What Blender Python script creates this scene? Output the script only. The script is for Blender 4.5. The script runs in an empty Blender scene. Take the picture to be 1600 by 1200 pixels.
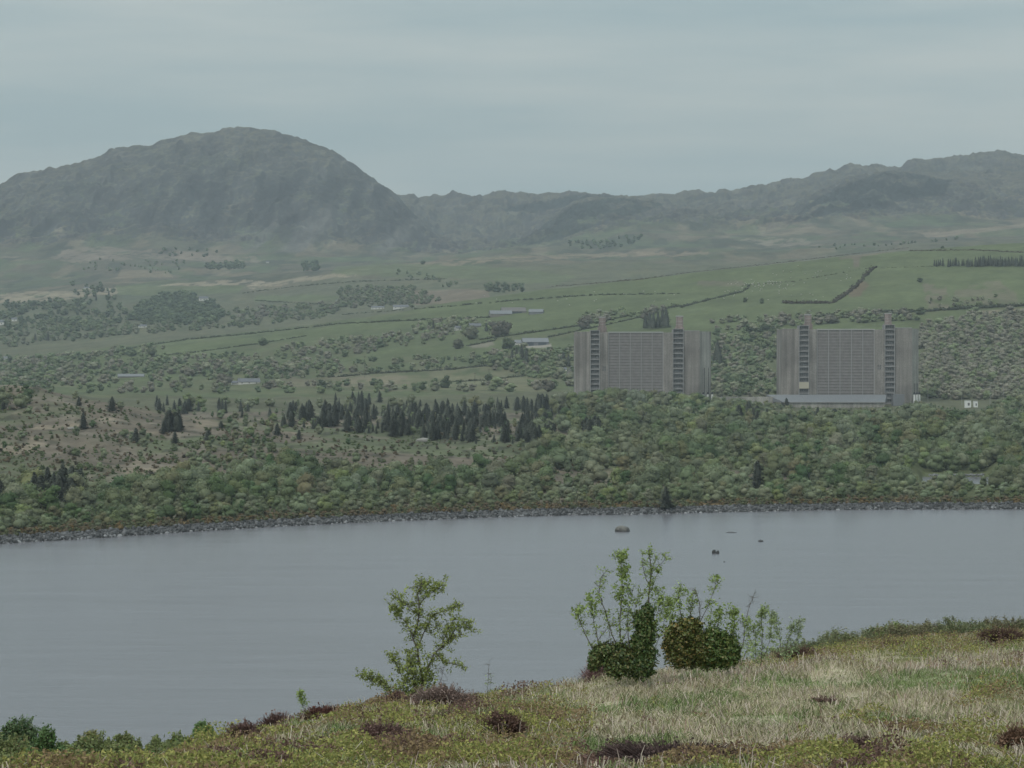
import bpy, math, random
import numpy as np
from mathutils import Vector
R = math.radians
scene = bpy.context.scene
COL = scene.collection
rng = np.random.default_rng(7)
random.seed(7)

# ------------------------------------------------------------------ camera
F = 4537.0            # focal length in photo pixels (photo 1600 x 1200)
H = 60.0              # eye height above the lake
HOR = 540.0           # pixel row of the horizon
PITCH = math.atan((600 - HOR) / F)
cam = bpy.data.cameras.new('camera'); camo = bpy.data.objects.new('camera', cam); COL.objects.link(camo)
cam.sensor_width = 36.0; cam.lens = 36.0 * F / 1600.0
cam.clip_start = 1.0; cam.clip_end = 40000
camo.location = (0, 0, H); camo.rotation_euler = (math.pi / 2 - PITCH, 0, 0)
scene.camera = camo
scene.render.resolution_x = 1024; scene.render.resolution_y = 768
scene.view_settings.view_transform = 'Standard'; scene.view_settings.look = 'None'
scene.view_settings.gamma = 1.0; scene.view_settings.exposure = 0.0
scene.view_settings.use_curve_mapping = False

# ------------------------------------------------------------------ sky and sun
SUN_EL, SUN_AZ = 52, 215
w = bpy.data.worlds.new('World'); scene.world = w; w.use_nodes = True
nt = w.node_tree; nt.nodes.clear()
def N(nt, typ, **kw):
    n = nt.nodes.new(typ)
    for k, v in kw.items(): setattr(n, k, v)
    return n
out = N(nt, 'ShaderNodeOutputWorld'); bg = N(nt, 'ShaderNodeBackground')
sky = N(nt, 'ShaderNodeTexSky'); sky.sky_type = 'NISHITA'; sky.sun_disc = False
sky.sun_elevation = R(SUN_EL); sky.sun_rotation = R(SUN_AZ); sky.dust_density = 2.0
tc = N(nt, 'ShaderNodeTexCoord'); mp = N(nt, 'ShaderNodeMapping'); mp.inputs['Scale'].default_value = (3.0, 3.0, 26.0)
mp.inputs['Rotation'].default_value = (0.05, 0.02, 0.3)
no = N(nt, 'ShaderNodeTexNoise'); no.inputs['Scale'].default_value = 1.6; no.inputs['Detail'].default_value = 5; no.inputs['Roughness'].default_value = 0.55
nt.links.new(tc.outputs['Generated'], mp.inputs[0]); nt.links.new(mp.outputs[0], no.inputs['Vector'])
cr = N(nt, 'ShaderNodeValToRGB')
cr.color_ramp.elements[0].position = 0.36; cr.color_ramp.elements[0].color = (3.4, 4.32, 4.45, 1)
cr.color_ramp.elements[1].position = 0.66; cr.color_ramp.elements[1].color = (4.8, 5.3, 5.1, 1)
nt.links.new(no.outputs['Fac'], cr.inputs[0])
mx = N(nt, 'ShaderNodeMix', data_type='RGBA'); mx.inputs['Factor'].default_value = 0.86
nt.links.new(sky.outputs[0], mx.inputs['A']); nt.links.new(cr.outputs[0], mx.inputs['B'])
sx = N(nt, 'ShaderNodeSeparateXYZ'); nt.links.new(tc.outputs['Generated'], sx.inputs[0])
zr = N(nt, 'ShaderNodeMapRange'); zr.inputs['From Min'].default_value = 0.0; zr.inputs['From Max'].default_value = 1.0; zr.inputs['To Min'].default_value = 0.97; zr.inputs['To Max'].default_value = 2.7
nt.links.new(sx.outputs['Z'], zr.inputs['Value'])     # an overcast sky is brighter overhead than at the horizon
vs = N(nt, 'ShaderNodeVectorMath', operation='SCALE'); nt.links.new(mx.outputs['Result'], vs.inputs[0]); nt.links.new(zr.outputs[0], vs.inputs['Scale'])
nt.links.new(vs.outputs[0], bg.inputs[0]); bg.inputs[1].default_value = 0.09
nt.links.new(bg.outputs[0], out.inputs[0])
sl = bpy.data.lights.new('sun', 'SUN'); sl.energy = 1.3; sl.angle = R(14); sl.color = (1, 0.96, 0.9)
so = bpy.data.objects.new('sun', sl); COL.objects.link(so)
az = R(SUN_AZ)   # sun behind the viewer, a little to the left
sd = Vector((math.sin(az) * math.cos(R(SUN_EL)), math.cos(az) * math.cos(R(SUN_EL)), math.sin(R(SUN_EL))))
so.rotation_euler = sd.to_track_quat('Z', 'Y').to_euler()
so.location = (0, 0, 3000)

# ------------------------------------------------------------------ helpers
def tag(o, label=None, cat=None, group=None, kind=None):
    if label: o['label'] = label
    if cat: o['category'] = cat
    if group: o['group'] = group
    if kind: o['kind'] = kind
    return o
def link(name, me, mat=None, parent=None):
    o = bpy.data.objects.new(name, me); COL.objects.link(o)
    if mat is not None and me is not None and len(me.materials) == 0: me.materials.append(mat)
    if parent: o.parent = parent
    return o
def empty(name, loc, rz=0, **kw):
    o = bpy.data.objects.new(name, None); COL.objects.link(o); o.location = loc; o.rotation_euler = (0, 0, rz)
    o.empty_display_size = 0.5
    tag(o, **kw); return o
def npmesh(name, V, Q, C=None, mats=(), smooth=False):
    """V (n,3), Q (m,k) faces, C (n,3) linear colours per vertex"""
    me = bpy.data.meshes.new(name); V = np.asarray(V, np.float32); Q = np.asarray(Q, np.int32)
    k = Q.shape[1]; m = len(Q)
    me.vertices.add(len(V)); me.vertices.foreach_set('co', V.ravel())
    me.loops.add(m * k); me.loops.foreach_set('vertex_index', Q.ravel())
    me.polygons.add(m); me.polygons.foreach_set('loop_start', np.arange(0, m * k, k, dtype=np.int32))
    me.polygons.foreach_set('loop_total', np.full(m, k, np.int32))
    if smooth: me.polygons.foreach_set('use_smooth', np.ones(m, bool))
    me.update(calc_edges=True)
    if C is not None:
        a = me.color_attributes.new('Col', 'FLOAT_COLOR', 'POINT')
        a.data.foreach_set('color', np.concatenate([C, np.ones((len(C), 1))], 1).astype(np.float32).ravel())
    for mt in mats: me.materials.append(mt)
    return me
def hash2(ix, iy, seed):
    h = (ix.astype(np.int64) * 374761393 + iy.astype(np.int64) * 668265263 + seed * 1442695041) & 0xffffffff
    h = ((h ^ (h >> 13)) * 1274126177) & 0xffffffff
    h = ((h ^ (h >> 16)) * 2246822519) & 0xffffffff
    return ((h ^ (h >> 15)) & 0xffff) / 65535.0
def vnoise(x, y, seed=0):
    ix = np.floor(x); iy = np.floor(y); fx = x - ix; fy = y - iy
    fx = fx * fx * (3 - 2 * fx); fy = fy * fy * (3 - 2 * fy)
    a = hash2(ix, iy, seed); b = hash2(ix + 1, iy, seed); c = hash2(ix, iy + 1, seed); d = hash2(ix + 1, iy + 1, seed)
    return (a * (1 - fx) + b * fx) * (1 - fy) + (c * (1 - fx) + d * fx) * fy
def fbm(x, y, oct=4, seed=0, gain=0.5):
    s = 0; a = 1; t = 0
    for i in range(oct):
        s = s + a * vnoise(x * 2 ** i + i * 17.3, y * 2 ** i + i * 9.1, seed + i); t += a; a *= gain
    return s / t
def ridged(x, y, oct=4, seed=0, gain=0.55):
    s = 0; a = 1; t = 0
    for i in range(oct):
        s = s + a * (1 - np.abs(2 * vnoise(x * 2 ** i + i * 13.7, y * 2 ** i + i * 5.1, seed + i) - 1)); t += a; a *= gain
    return s / t
def sstep(a, b, x):
    t = np.clip((x - a) / (b - a), 0, 1); return t * t * (3 - 2 * t)
def inpoly(poly, x, y):
    x = np.asarray(x, float); y = np.asarray(y, float); r = np.zeros(x.shape, bool); n = len(poly)
    for i in range(n):
        x1, y1 = poly[i]; x2, y2 = poly[(i + 1) % n]
        if y1 == y2: continue
        c = ((y1 > y) != (y2 > y)) & (x < (x2 - x1) * (y - y1) / (y2 - y1) + x1)
        r ^= c
    return r
def pixpt(px, py, d):                      # point at depth d seen at photo pixel (px, py)
    s = math.tan(math.atan((600 - py) / F) - PITCH)
    return Vector(((px - 800) / F * d, d, H + s * d))

# ------------------------------------------------------------------ materials
def newmat(name):
    m = bpy.data.materials.new(name); m.use_nodes = True; t = m.node_tree
    return m, t, t.nodes['Principled BSDF']
def leafmat(name, rough=0.75, trans=0.25, spec=0.15):
    m, t, p = newmat(name)
    at = N(t, 'ShaderNodeAttribute'); at.attribute_name = 'Col'; oi = N(t, 'ShaderNodeObjectInfo')
    mu = N(t, 'ShaderNodeMix', data_type='RGBA', blend_type='MULTIPLY'); mu.inputs['Factor'].default_value = 1
    t.links.new(at.outputs['Color'], mu.inputs['A']); t.links.new(oi.outputs['Color'], mu.inputs['B'])
    t.links.new(mu.outputs['Result'], p.inputs['Base Color'])
    p.inputs['Roughness'].default_value = rough; p.inputs['Specular IOR Level'].default_value = spec
    if trans > 0:
        tr = N(t, 'ShaderNodeBsdfTranslucent'); ms = N(t, 'ShaderNodeMixShader'); ms.inputs[0].default_value = trans
        t.links.new(mu.outputs['Result'], tr.inputs[0]); t.links.new(p.outputs[0], ms.inputs[1]); t.links.new(tr.outputs[0], ms.inputs[2])
        t.links.new(ms.outputs[0], t.nodes['Material Output'].inputs[0])
    return m
def flatmat(name, c, rough=0.8, var=0.25, scale=3.0, stretch=(1, 1, 1), spec=0.3, bump=0.0, c2=None):
    m, t, p = newmat(name)
    tcn = N(t, 'ShaderNodeTexCoord'); mpn = N(t, 'ShaderNodeMapping'); mpn.inputs['Scale'].default_value = stretch
    nn = N(t, 'ShaderNodeTexNoise'); nn.inputs['Scale'].default_value = scale; nn.inputs['Detail'].default_value = 6; nn.inputs['Roughness'].default_value = 0.65
    t.links.new(tcn.outputs['Object'], mpn.inputs[0]); t.links.new(mpn.outputs[0], nn.inputs['Vector'])
    rp = N(t, 'ShaderNodeValToRGB')
    a = c2 if c2 else tuple(x * (1 - var) for x in c); b = c if c2 else tuple(min(1, x * (1 + var)) for x in c)
    rp.color_ramp.elements[0].position = 0.3; rp.color_ramp.elements[0].color = (*a, 1)
    rp.color_ramp.elements[1].position = 0.7; rp.color_ramp.elements[1].color = (*b, 1)
    t.links.new(nn.outputs['Fac'], rp.inputs[0]); t.links.new(rp.outputs[0], p.inputs['Base Color'])
    p.inputs['Roughness'].default_value = rough; p.inputs['Specular IOR Level'].default_value = spec
    if bump:
        bp = N(t, 'ShaderNodeBump'); bp.inputs['Strength'].default_value = bump
        t.links.new(nn.outputs['Fac'], bp.inputs['Height']); t.links.new(bp.outputs[0], p.inputs['Normal'])
    return m
def landmat(name, scales, bumpd=0.5, amt=0.35):
    m, t, p = newmat(name)
    at = N(t, 'ShaderNodeAttribute'); at.attribute_name = 'Col'; ge = N(t, 'ShaderNodeNewGeometry')
    cur = at.outputs['Color']; last = None
    for sc in scales:
        nn = N(t, 'ShaderNodeTexNoise'); nn.inputs['Scale'].default_value = sc; nn.inputs['Detail'].default_value = 8; nn.inputs['Roughness'].default_value = 0.7
        t.links.new(ge.outputs['Position'], nn.inputs['Vector'])
        mr = N(t, 'ShaderNodeMapRange'); mr.inputs['From Min'].default_value = 0.3; mr.inputs['From Max'].default_value = 0.7
        mr.inputs['To Min'].default_value = 1 - amt; mr.inputs['To Max'].default_value = 1 + amt
        t.links.new(nn.outputs['Fac'], mr.inputs['Value'])
        mu = N(t, 'ShaderNodeVectorMath', operation='SCALE')
        t.links.new(cur, mu.inputs[0]); t.links.new(mr.outputs[0], mu.inputs['Scale']); cur = mu.outputs[0]; last = nn
    t.links.new(cur, p.inputs['Base Color']); p.inputs['Roughness'].default_value = 0.95; p.inputs['Specular IOR Level'].default_value = 0.1
    bp = N(t, 'ShaderNodeBump'); bp.inputs['Strength'].default_value = 0.5; bp.inputs['Distance'].default_value = bumpd
    t.links.new(last.outputs['Fac'], bp.inputs['Height']); t.links.new(bp.outputs[0], p.inputs['Normal'])
    return m
M_leaf = leafmat('foliage'); M_needle = leafmat('conifer_needles', 0.85, 0.05)
M_dry = leafmat('dry_stalks', 0.9, 0.15, 0.1); M_ivy = leafmat('ivy_leaves', 0.45, 0.1, 0.35)
M_bark = flatmat('bark', (0.10, 0.085, 0.07), var=0.3, scale=6)
M_palebark = flatmat('pale_bark', (0.30, 0.28, 0.25), var=0.3, scale=4)
M_conc = None
M_land = landmat('land', (0.012, 0.11), 2.0, 0.22)
M_fore = landmat('near_turf', (0.6, 5.0), 0.05, 0.3)

# ------------------------------------------------------------------ far side terrain: curves (depth -> photo row per photo column)
DM = 0
shoreX = [-600, 0, 150, 300, 450, 600, 750, 900, 1000, 1100, 1300, 1400, 1600, 2200]
shoreY = [880, 850, 841, 831, 822, 815, 809, 805, 804, 801, 797, 796, 796, 794]
def shore_depth(px): return H * F / (np.interp(px, shoreX, shoreY) - HOR)
layers = [
 (1260, [(0, 705), (150, 708), (300, 715), (500, 720), (600, 718), (800, 722), (900, 735), (1100, 742), (1300, 748), (1430, 752), (1600, 752)]),
 (1420, [(0, 652), (100, 656), (200, 664), (300, 676), (450, 686), (600, 690), (800, 695), (900, 700), (1200, 702), (1600, 706)]),
 (1550, [(0, 606), (60, 610), (120, 622), (200, 637), (300, 652), (450, 664), (600, 671), (800, 675), (900, 680), (1200, 682), (1600, 684)]),
 (1850, [(0, 640), (200, 650), (300, 655), (600, 652), (900, 655), (1200, 656), (1600, 652)]),
 (2230, [(0, 625), (300, 630), (600, 632), (900, 634), (1200, 636), (1600, 632)]),
 (2700, [(0, 610), (300, 606), (600, 600), (900, 585), (1200, 575), (1600, 565)]),
 (3100, [(0, 590), (200, 578), (400, 560), (600, 545), (750, 528), (900, 512), (1100, 490), (1300, 470), (1600, 448)]),
 (3600, [(-400, 615), (0, 570), (200, 546), (300, 533), (400, 521), (500, 507), (600, 490), (700, 472), (800, 459), (900, 447), (1000, 434), (1200, 412), (1300, 400), (1400, 390), (1500, 383), (1600, 376), (2000, 355)]),
 (4100, [(0, 548), (200, 530), (400, 515), (600, 500), (700, 480), (900, 458), (1200, 430), (1600, 400)]),
 (4900, [(0, 500), (200, 490), (300, 484), (400, 478), (500, 462), (600, 455), (700, 446), (900, 436), (1200, 425), (1600, 395)]),
 (5500, [(0, 455), (200, 450), (330, 446), (400, 438), (500, 428), (600, 416), (700, 408), (800, 404), (1000, 398), (1200, 390), (1400, 380), (1600, 370)]),
 (6100, [(0, 445), (200, 438), (400, 432), (600, 422), (700, 414), (800, 405), (1000, 398), (1200, 386), (1400, 376), (1600, 366)]),
 (6900, [(0, 398), (100, 392), (200, 392), (330, 396), (420, 398), (560, 400), (640, 402), (700, 399), (780, 392), (850, 380), (1000, 366), (1100, 360), (1200, 362), (1270, 352), (1400, 346), (1600, 344)]),
 (7300, [(0, 365), (150, 350), (250, 345), (330, 372), (450, 350), (520, 352), (600, 372), (660, 396), (720, 396), (800, 387), (860, 372), (950, 352), (1050, 345), (1150, 350), (1240, 342), (1300, 330), (1450, 326), (1600, 328)]),
 (7800, [(0, 322), (150, 290), (250, 265), (350, 262), (450, 270), (520, 290), (580, 315), (620, 335), (660, 366), (700, 392), (780, 388), (820, 385), (850, 365), (880, 345), (920, 330), (1000, 326), (1060, 340), (1150, 340), (1240, 338), (1270, 315), (1320, 295), (1400, 288), (1480, 300), (1600, 308)]),
 (8300, [(-500, 330), (-200, 310), (0, 287), (20, 279), (40, 268), (70, 264), (100, 257), (132, 250), (150, 240), (155, 239), (172, 229), (215, 226), (238, 228), (280, 213), (300, 208), (330, 204), (352, 198), (360, 196), (415, 198), (440, 205), (480, 217), (520, 233), (545, 246), (565, 263), (590, 285), (612, 302), (625, 316), (640, 334), (660, 356), (690, 382), (740, 386), (820, 384), (850, 354), (880, 332), (905, 318), (940, 314), (1000, 311), (1030, 318), (1060, 334), (1150, 332), (1236, 332), (1252, 318), (1275, 308), (1300, 298), (1340, 282), (1380, 270), (1420, 269), (1450, 277), (1480, 282), (1540, 280), (1600, 276)]),
 (8900, [(0, 330), (560, 330), (640, 345), (700, 350), (780, 340), (850, 330), (900, 325), (1000, 322), (1100, 315), (1200, 312), (1300, 300), (1400, 290), (1600, 272)]),
 (9500, [(0, 360), (580, 330), (612, 301), (640, 300), (649, 301), (652, 307), (675, 308), (700, 305), (715, 303), (725, 301), (730, 304), (755, 302), (765, 299), (800, 301), (830, 303), (900, 302), (925, 304), (960, 307), (1030, 306), (1060, 298), (1080, 295), (1105, 296), (1112, 298), (1150, 291), (1200, 287), (1212, 282), (1260, 276), (1270, 273), (1310, 267), (1322, 256), (1340, 252), (1352, 254), (1362, 251), (1385, 253), (1406, 257), (1410, 251), (1430, 246), (1460, 244), (1480, 246), (1500, 244), (1515, 242), (1535, 242), (1545, 239), (1580, 239), (1600, 241), (1800, 250), (2300, 290)]),
 (10500, [(0, 420), (800, 400), (1600, 380)]),
 (11600, [(0, 500), (1600, 500)]),
]
uu = np.concatenate([np.linspace(-0.32, -0.19, 60)[:-1], np.linspace(-0.19, 0.19, 900), np.linspace(0.19, 0.32, 60)[1:]])
dd = np.concatenate([np.arange(830, 1700, 3.2), np.arange(1700, 2500, 6), np.arange(2500, 6900, 15), np.arange(6900, 8400, 6.5), np.arange(8400, 9600, 14), np.arange(9600, 11601, 100)])
PX = 800 + F * uu
nr, nc = len(dd), len(uu)
sdep = shore_depth(PX)
Lz = []; Ld = []
for off, z in ((-60, -5.0), (0, -0.25), (7, 1.9), (60, 4.0)):
    Ld.append(sdep + off); Lz.append(np.full(nc, z))
for d, pts in layers:
    xs, ys = zip(*pts)
    y = np.interp(PX, xs, ys)
    Ld.append(np.full(nc, d)); Lz.append(H - (y - HOR) / F * d)
Ld = np.array(Ld); Lz = np.array(Lz)
Z = np.empty((nr, nc))
for j in range(nc): Z[:, j] = np.interp(dd, Ld[:, j], Lz[:, j])
def gsm(A, s, axis):
    k = int(3 * s) + 1; wts = np.exp(-0.5 * (np.arange(-k, k + 1) / s) ** 2); wts /= wts.sum()
    P = np.pad(A, [(k, k) if a == axis else (0, 0) for a in range(2)], mode='edge'); r = 0
    for i, wt in enumerate(wts):
        sl_ = [slice(None)] * 2; sl_[axis] = slice(i, i + A.shape[axis]); r = r + wt * P[tuple(sl_)]
    return r
Zs = gsm(Z, 3.0, 0); Zs = gsm(Zs, 1.2, 1)
D2, U2 = np.meshgrid(dd, uu, indexing='ij'); X2 = D2 * U2; PX2 = 800 + F * U2
nearshore = sstep(40, 120, D2 - sdep[None, :])
Z = Z * (1 - nearshore) + Zs * nearshore
# relief
near = sstep(20, 140, D2 - sdep[None, :])
Z += near * (fbm(X2 / 45, D2 / 60, 4, 3) - 0.5) * 5.0 * (1 + 0.5 * (D2 < 2400))
lefth = (1 - sstep(500, 900, PX2)) * near * (D2 < 1800)
Z += lefth * (ridged(X2 / 26, D2 / 40, 5, 21) - 0.6) * 3.6
far = sstep(3800, 5200, D2)
Z += far * (fbm(X2 / 260, D2 / 300, 5, 5) - 0.5) * 34
mtn = sstep(6900, 7300, D2) * (1 - 0.82 * sstep(8050, 8250, D2) * (1 - sstep(8350, 8500, D2)) ) * (1 - 0.8 * sstep(9300, 9450, D2))
Z += mtn * (ridged(X2 / 170, D2 / 260, 6, 9, 0.6) - 0.6) * 62
Z += sstep(6900, 7300, D2) * (fbm(X2 / 38, D2 / 60, 3, 14) - 0.5) * 18
Z += sstep(6900, 7200, D2) * (fbm(X2 / 15, D2 / 22, 3, 19) - 0.5) * 13
Z += mtn * (ridged(X2 / 70, D2 / 420, 3, 17) - 0.6) * 26
Z += sstep(8700, 9300, D2) * (ridged(X2 / 90, D2 / 400, 4, 31, 0.6) - 0.6) * 24
# small inlet behind the wood
inl = sstep(1433, 1448, PX2) * (1 - sstep(1540, 1552, PX2)) * sstep(1222, 1234, D2) * (1 - sstep(1322, 1332, D2))
bk = sstep(1425, 1450, PX2) * (1 - sstep(1535, 1565, PX2)) * (D2 > 1300) * (D2 < 1500)
Z = Z * (1 - bk) + np.minimum(Z, 0.9 + np.maximum(0, D2 - 1332) * 0.05) * bk
Z = Z * (1 - inl) + (-1.2) * inl
inb = sstep(1400, 1440, PX2) * (1 - sstep(1550, 1590, PX2)) * (D2 < 1225) * (D2 > sdep[None, :] + 20)
Z = Z * (1 - inb) + np.minimum(Z, 2.0) * inb
# no water showing through elsewhere on land
land = (D2 > sdep[None, :] + 6) & (inl < 0.01)
Z = np.where(land, np.maximum(Z, 0.9), Z)
PY2 = 600 - F * np.tan(np.arctan((Z - H) / D2) + PITCH)
SL = (Z - H) / D2
def ground(x, y):
    x = np.atleast_1d(np.asarray(x, float)); y = np.atleast_1d(np.asarray(y, float))
    c = np.interp(x / y, uu, np.arange(nc)); r = np.interp(y, dd, np.arange(nr))
    c0 = np.clip(c.astype(int), 0, nc - 2); r0 = np.clip(r.astype(int), 0, nr - 2); fc = c - c0; fr = r - r0
    return (Z[r0, c0] * (1 - fc) + Z[r0, c0 + 1] * fc) * (1 - fr) + (Z[r0 + 1, c0] * (1 - fc) + Z[r0 + 1, c0 + 1] * fc) * fr
def pixground(px, py, dmin=880.0):
    """first ground point beyond dmin seen at photo pixels -> X, Y, Z (nan when none)"""
    px = np.atleast_1d(np.asarray(px, float)); py = np.atleast_1d(np.asarray(py, float))
    c = np.clip(np.round(np.interp((px - 800) / F, uu, np.arange(nc))).astype(int), 0, nc - 1)
    s = np.tan(np.arctan((600 - py) / F) - PITCH)
    r0 = np.searchsorted(dd, dmin)
    outd = np.full(len(px), np.nan)
    for a in range(0, len(px), 4000):
        b = slice(a, a + 4000)
        S = SL[r0:, c[b]]; hit = S >= s[b][None, :]; k = hit.argmax(0); ok = hit.any(0) & (k > 0)
        kk = np.clip(k, 1, None); s1 = S[kk, np.arange(S.shape[1])]; s0 = S[kk - 1, np.arange(S.shape[1])]
        t = np.clip((s[b] - s0) / np.where(s1 - s0 == 0, 1, s1 - s0), 0, 1)
        dv = dd[r0 + kk - 1] * (1 - t) + dd[r0 + kk] * t
        outd[b] = np.where(ok, dv, np.nan)
    X = outd * (px - 800) / F
    zz = np.full(len(px), np.nan); g = ~np.isnan(outd)
    if g.any(): zz[g] = ground(X[g], outd[g])
    return X, outd, zz

# ---- land cover colours (albedo)
def c3(*a): return np.array(a, float)
GRASS = c3(0.090, 0.106, 0.052); OLIVE = c3(0.098, 0.100, 0.060); BROWN = c3(0.135, 0.112, 0.085)
STRAW = c3(0.27, 0.22, 0.16); ROCK = c3(0.045, 0.046, 0.048); SCREE = c3(0.12, 0.115, 0.105); DKG = c3(0.055, 0.075, 0.035); MOOR = c3(0.086, 0.084, 0.056)
C = np.broadcast_to(OLIVE, (nr, nc, 3)).copy()
def mixc(mask, col):
    global C
    C = C * (1 - mask[..., None]) + col * mask[..., None]
n1 = fbm(X2 / 60, D2 / 90, 4, 40); n2 = fbm(X2 / 14, D2 / 25, 4, 50); n3 = fbm(X2 / 200, D2 / 260, 4, 60)
mixc(np.full((nr, nc), 1.0) * (D2 > 2400) * (D2 < 3800) * sstep(0.25, 0.55, n3 + 0.15), GRASS)
# near land: brown heath on the left, undergrowth on the right
nl = (D2 < 2000)
heath = nl * (1 - sstep(820, 980, PX2 + 120 * (n1 - 0.5)))
mixc(nl * 1.0, c3(0.085, 0.095, 0.045))
heath = np.maximum(heath, nl * inpoly([(830, 736), (1010, 730), (1140, 734), (1310, 750), (1290, 768), (1050, 764), (850, 774)], PX2, PY2)); mixc(heath, BROWN); mixc(heath * sstep(0.44, 0.6, n1) * 0.8, c3(0.095, 0.115, 0.06)); mixc(heath * sstep(0.6, 0.72, n2) * 0.7, c3(0.165, 0.14, 0.11))
mixc(heath * sstep(0.62, 0.7, fbm(X2 / 7, D2 / 12, 3, 71)) * 0.7, c3(0.05, 0.05, 0.035))
mixc(heath * sstep(0.68, 0.78, fbm(X2 / 22, D2 / 60, 3, 77)) * 0.5, STRAW)
bank = (D2 < sdep[None, :] + 12) * 1.0
mixc(bank, c3(0.10, 0.10, 0.10))
mixc((D2 < sdep[None, :] + 26) * (D2 > sdep[None, :] + 12) * 1.0, c3(0.17, 0.12, 0.06))
# far moor
fm = sstep(4900, 5600, D2 + 500 * (n3 - 0.5))
mixc(fm, MOOR); mixc(fm * sstep(0.5, 0.62, n1) * 0.5, BROWN * .75); mixc(fm * sstep(0.6, 0.7, n3) * 0.6, c3(0.065, 0.085, 0.045))
rough = fbm(X2 / 34, D2 / 170, 4, 121); fm2 = sstep(5000, 5600, D2) * (1 - sstep(7300, 7800, D2))
mixc(fm2 * sstep(0.52, 0.62, rough) * 0.75, c3(0.042, 0.050, 0.034)); mixc(fm2 * sstep(0.58, 0.68, fbm(X2 / 70, D2 / 240, 4, 127)) * 0.6, c3(0.165, 0.132, 0.092))
mixc(fm2 * sstep(0.6, 0.68, fbm(X2 / 90, D2 / 200, 3, 131)) * 0.6, c3(0.075, 0.098, 0.048))
pas = (D2 > 2300) * (D2 < 5200); mixc(pas * sstep(0.55, 0.68, fbm(X2 / 30, D2 / 90, 4, 137)) * 0.45, c3(0.115, 0.108, 0.062)); mixc(pas * sstep(0.60, 0.70, fbm(X2 / 18, D2 / 60, 4, 139)) * 0.4, c3(0.055, 0.070, 0.036))
# crags by slope and relief
gz = np.abs(np.gradient(Z, axis=0) / np.gradient(dd)[:, None]); gx = np.abs(np.gradient(Z, axis=1) / np.gradient(X2, axis=1))
steep = gz + gx * 0.8
vst = fbm(X2 / 26, Z / 120, 4, 83)
mt = sstep(6200, 7300, D2 + 900 * (n1 - 0.5))
rk = mt * sstep(0.42, 0.75, steep + 0.5 * (n1 - 0.5)) * 0.85
mixc(rk, ROCK)
mixc(sstep(7600, 8100, D2) * (1 - rk) * 0.7, c3(0.088, 0.078, 0.056))
dome = sstep(150, 300, PX2) * (1 - sstep(600, 700, PX2)) * (D2 > 6900) * (D2 < 8500)
mixc(dome * sstep(250, 290, PY2) * (1 - sstep(345, 375, PY2 + 40 * (n3 - 0.5))) * sstep(0.35, 0.6, vst) * 0.8, c3(0.026, 0.028, 0.028))
scr = dome * sstep(320, 350, PY2 + 60 * (vst - 0.5)) * (1 - sstep(390, 405, PY2)) * sstep(330, 420, PX2)
mixc(scr * sstep(0.45, 0.7, fbm((X2 - 0.6 * Z) / 45, Z / 300, 4, 91)) * 0.75, SCREE)
crag = inpoly([(1240, 345), (1255, 325), (1285, 305), (1345, 280), (1390, 266), (1450, 275), (1485, 282), (1475, 305), (1420, 310), (1380, 325), (1330, 330), (1280, 338)], PX2, PY2) * (D2 > 6900) * (D2 < 8500)
mixc(crag * sstep(0.3, 0.5, n1) * 1.0, c3(0.020, 0.024, 0.022))
crag2 = inpoly([(820, 385), (850, 350), (900, 318), (960, 308), (1040, 318), (1010, 330), (950, 345), (880, 372)], PX2, PY2) * (D2 > 6900) * (D2 < 8600)
mixc(crag2 * sstep(0.25, 0.5, n1) * 1.0, c3(0.024, 0.030, 0.025))
crag3 = inpoly([(760, 333), (820, 318), (900, 304), (1000, 306), (930, 316), (840, 330), (800, 338)], PX2, PY2) * (D2 > 8500)
mixc(crag3 * sstep(0.3, 0.5, n1) * 1.0, c3(0.022, 0.027, 0.024))
def patch(poly, col, d0, d1, amt=1.0, rough=14, brk=0.0):
    jx = (fbm(PX2 / 25, PY2 / 12, 3, 111) - 0.5) * rough * 2; jy = (fbm(PX2 / 25, PY2 / 12, 3, 112) - 0.5) * rough * 0.6
    m = inpoly(poly, PX2 + jx, PY2 + jy) & (D2 > d0) & (D2 < d1)
    m = m * amt
    if brk: m = m * sstep(brk - 0.08, brk + 0.08, n2)
    mixc(m, col)
G2 = c3(0.094, 0.112, 0.052)
patch([(0, 458), (120, 452), (230, 448), (300, 440), (410, 437), (420, 445), (300, 452), (150, 462), (60, 472), (0, 476)], STRAW, 4300, 7000, 0.7, 14, 0.42)
patch([(380, 446), (470, 432), (560, 426), (560, 431), (470, 440), (390, 453)], STRAW, 4300, 7000, 0.6, 8, 0.42)
patch([(85, 402), (90, 390), (160, 386), (260, 392), (400, 402), (395, 412), (250, 404), (120, 410)], c3(0.19, 0.15, 0.12), 5400, 7400, 0.6, 16, 0.42)
patch([(190, 422), (260, 424), (270, 432), (180, 436)], c3(0.2, 0.16, 0.11), 5200, 7400, 0.6, 8)
patch([(180, 447), (380, 446), (370, 458), (240, 462), (185, 462)], GRASS, 4300, 6500, 0.9, 6)
patch([(400, 462), (530, 462), (560, 455), (540, 470), (400, 472)], G2, 3700, 6500, 0.8, 6)
patch([(640, 412), (740, 402), (900, 396), (1100, 392), (1100, 398), (900, 404), (760, 410), (660, 418)], c3(0.2, 0.155, 0.11), 4900, 7000, 0.7, 10, 0.45)
patch([(640, 455), (760, 452), (770, 470), (650, 478)], c3(0.16, 0.12, 0.09), 3700, 6000, 0.7, 10)
patch([(530, 415), (650, 412), (800, 418), (900, 432), (870, 445), (760, 438), (620, 432), (520, 428)], G2, 4000, 6200, 0.7, 8)
patch([(1150, 372), (1240, 372), (1290, 385), (1200, 384)], c3(0.2, 0.165, 0.13), 5000, 8000, 0.6, 14, 0.45)
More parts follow.
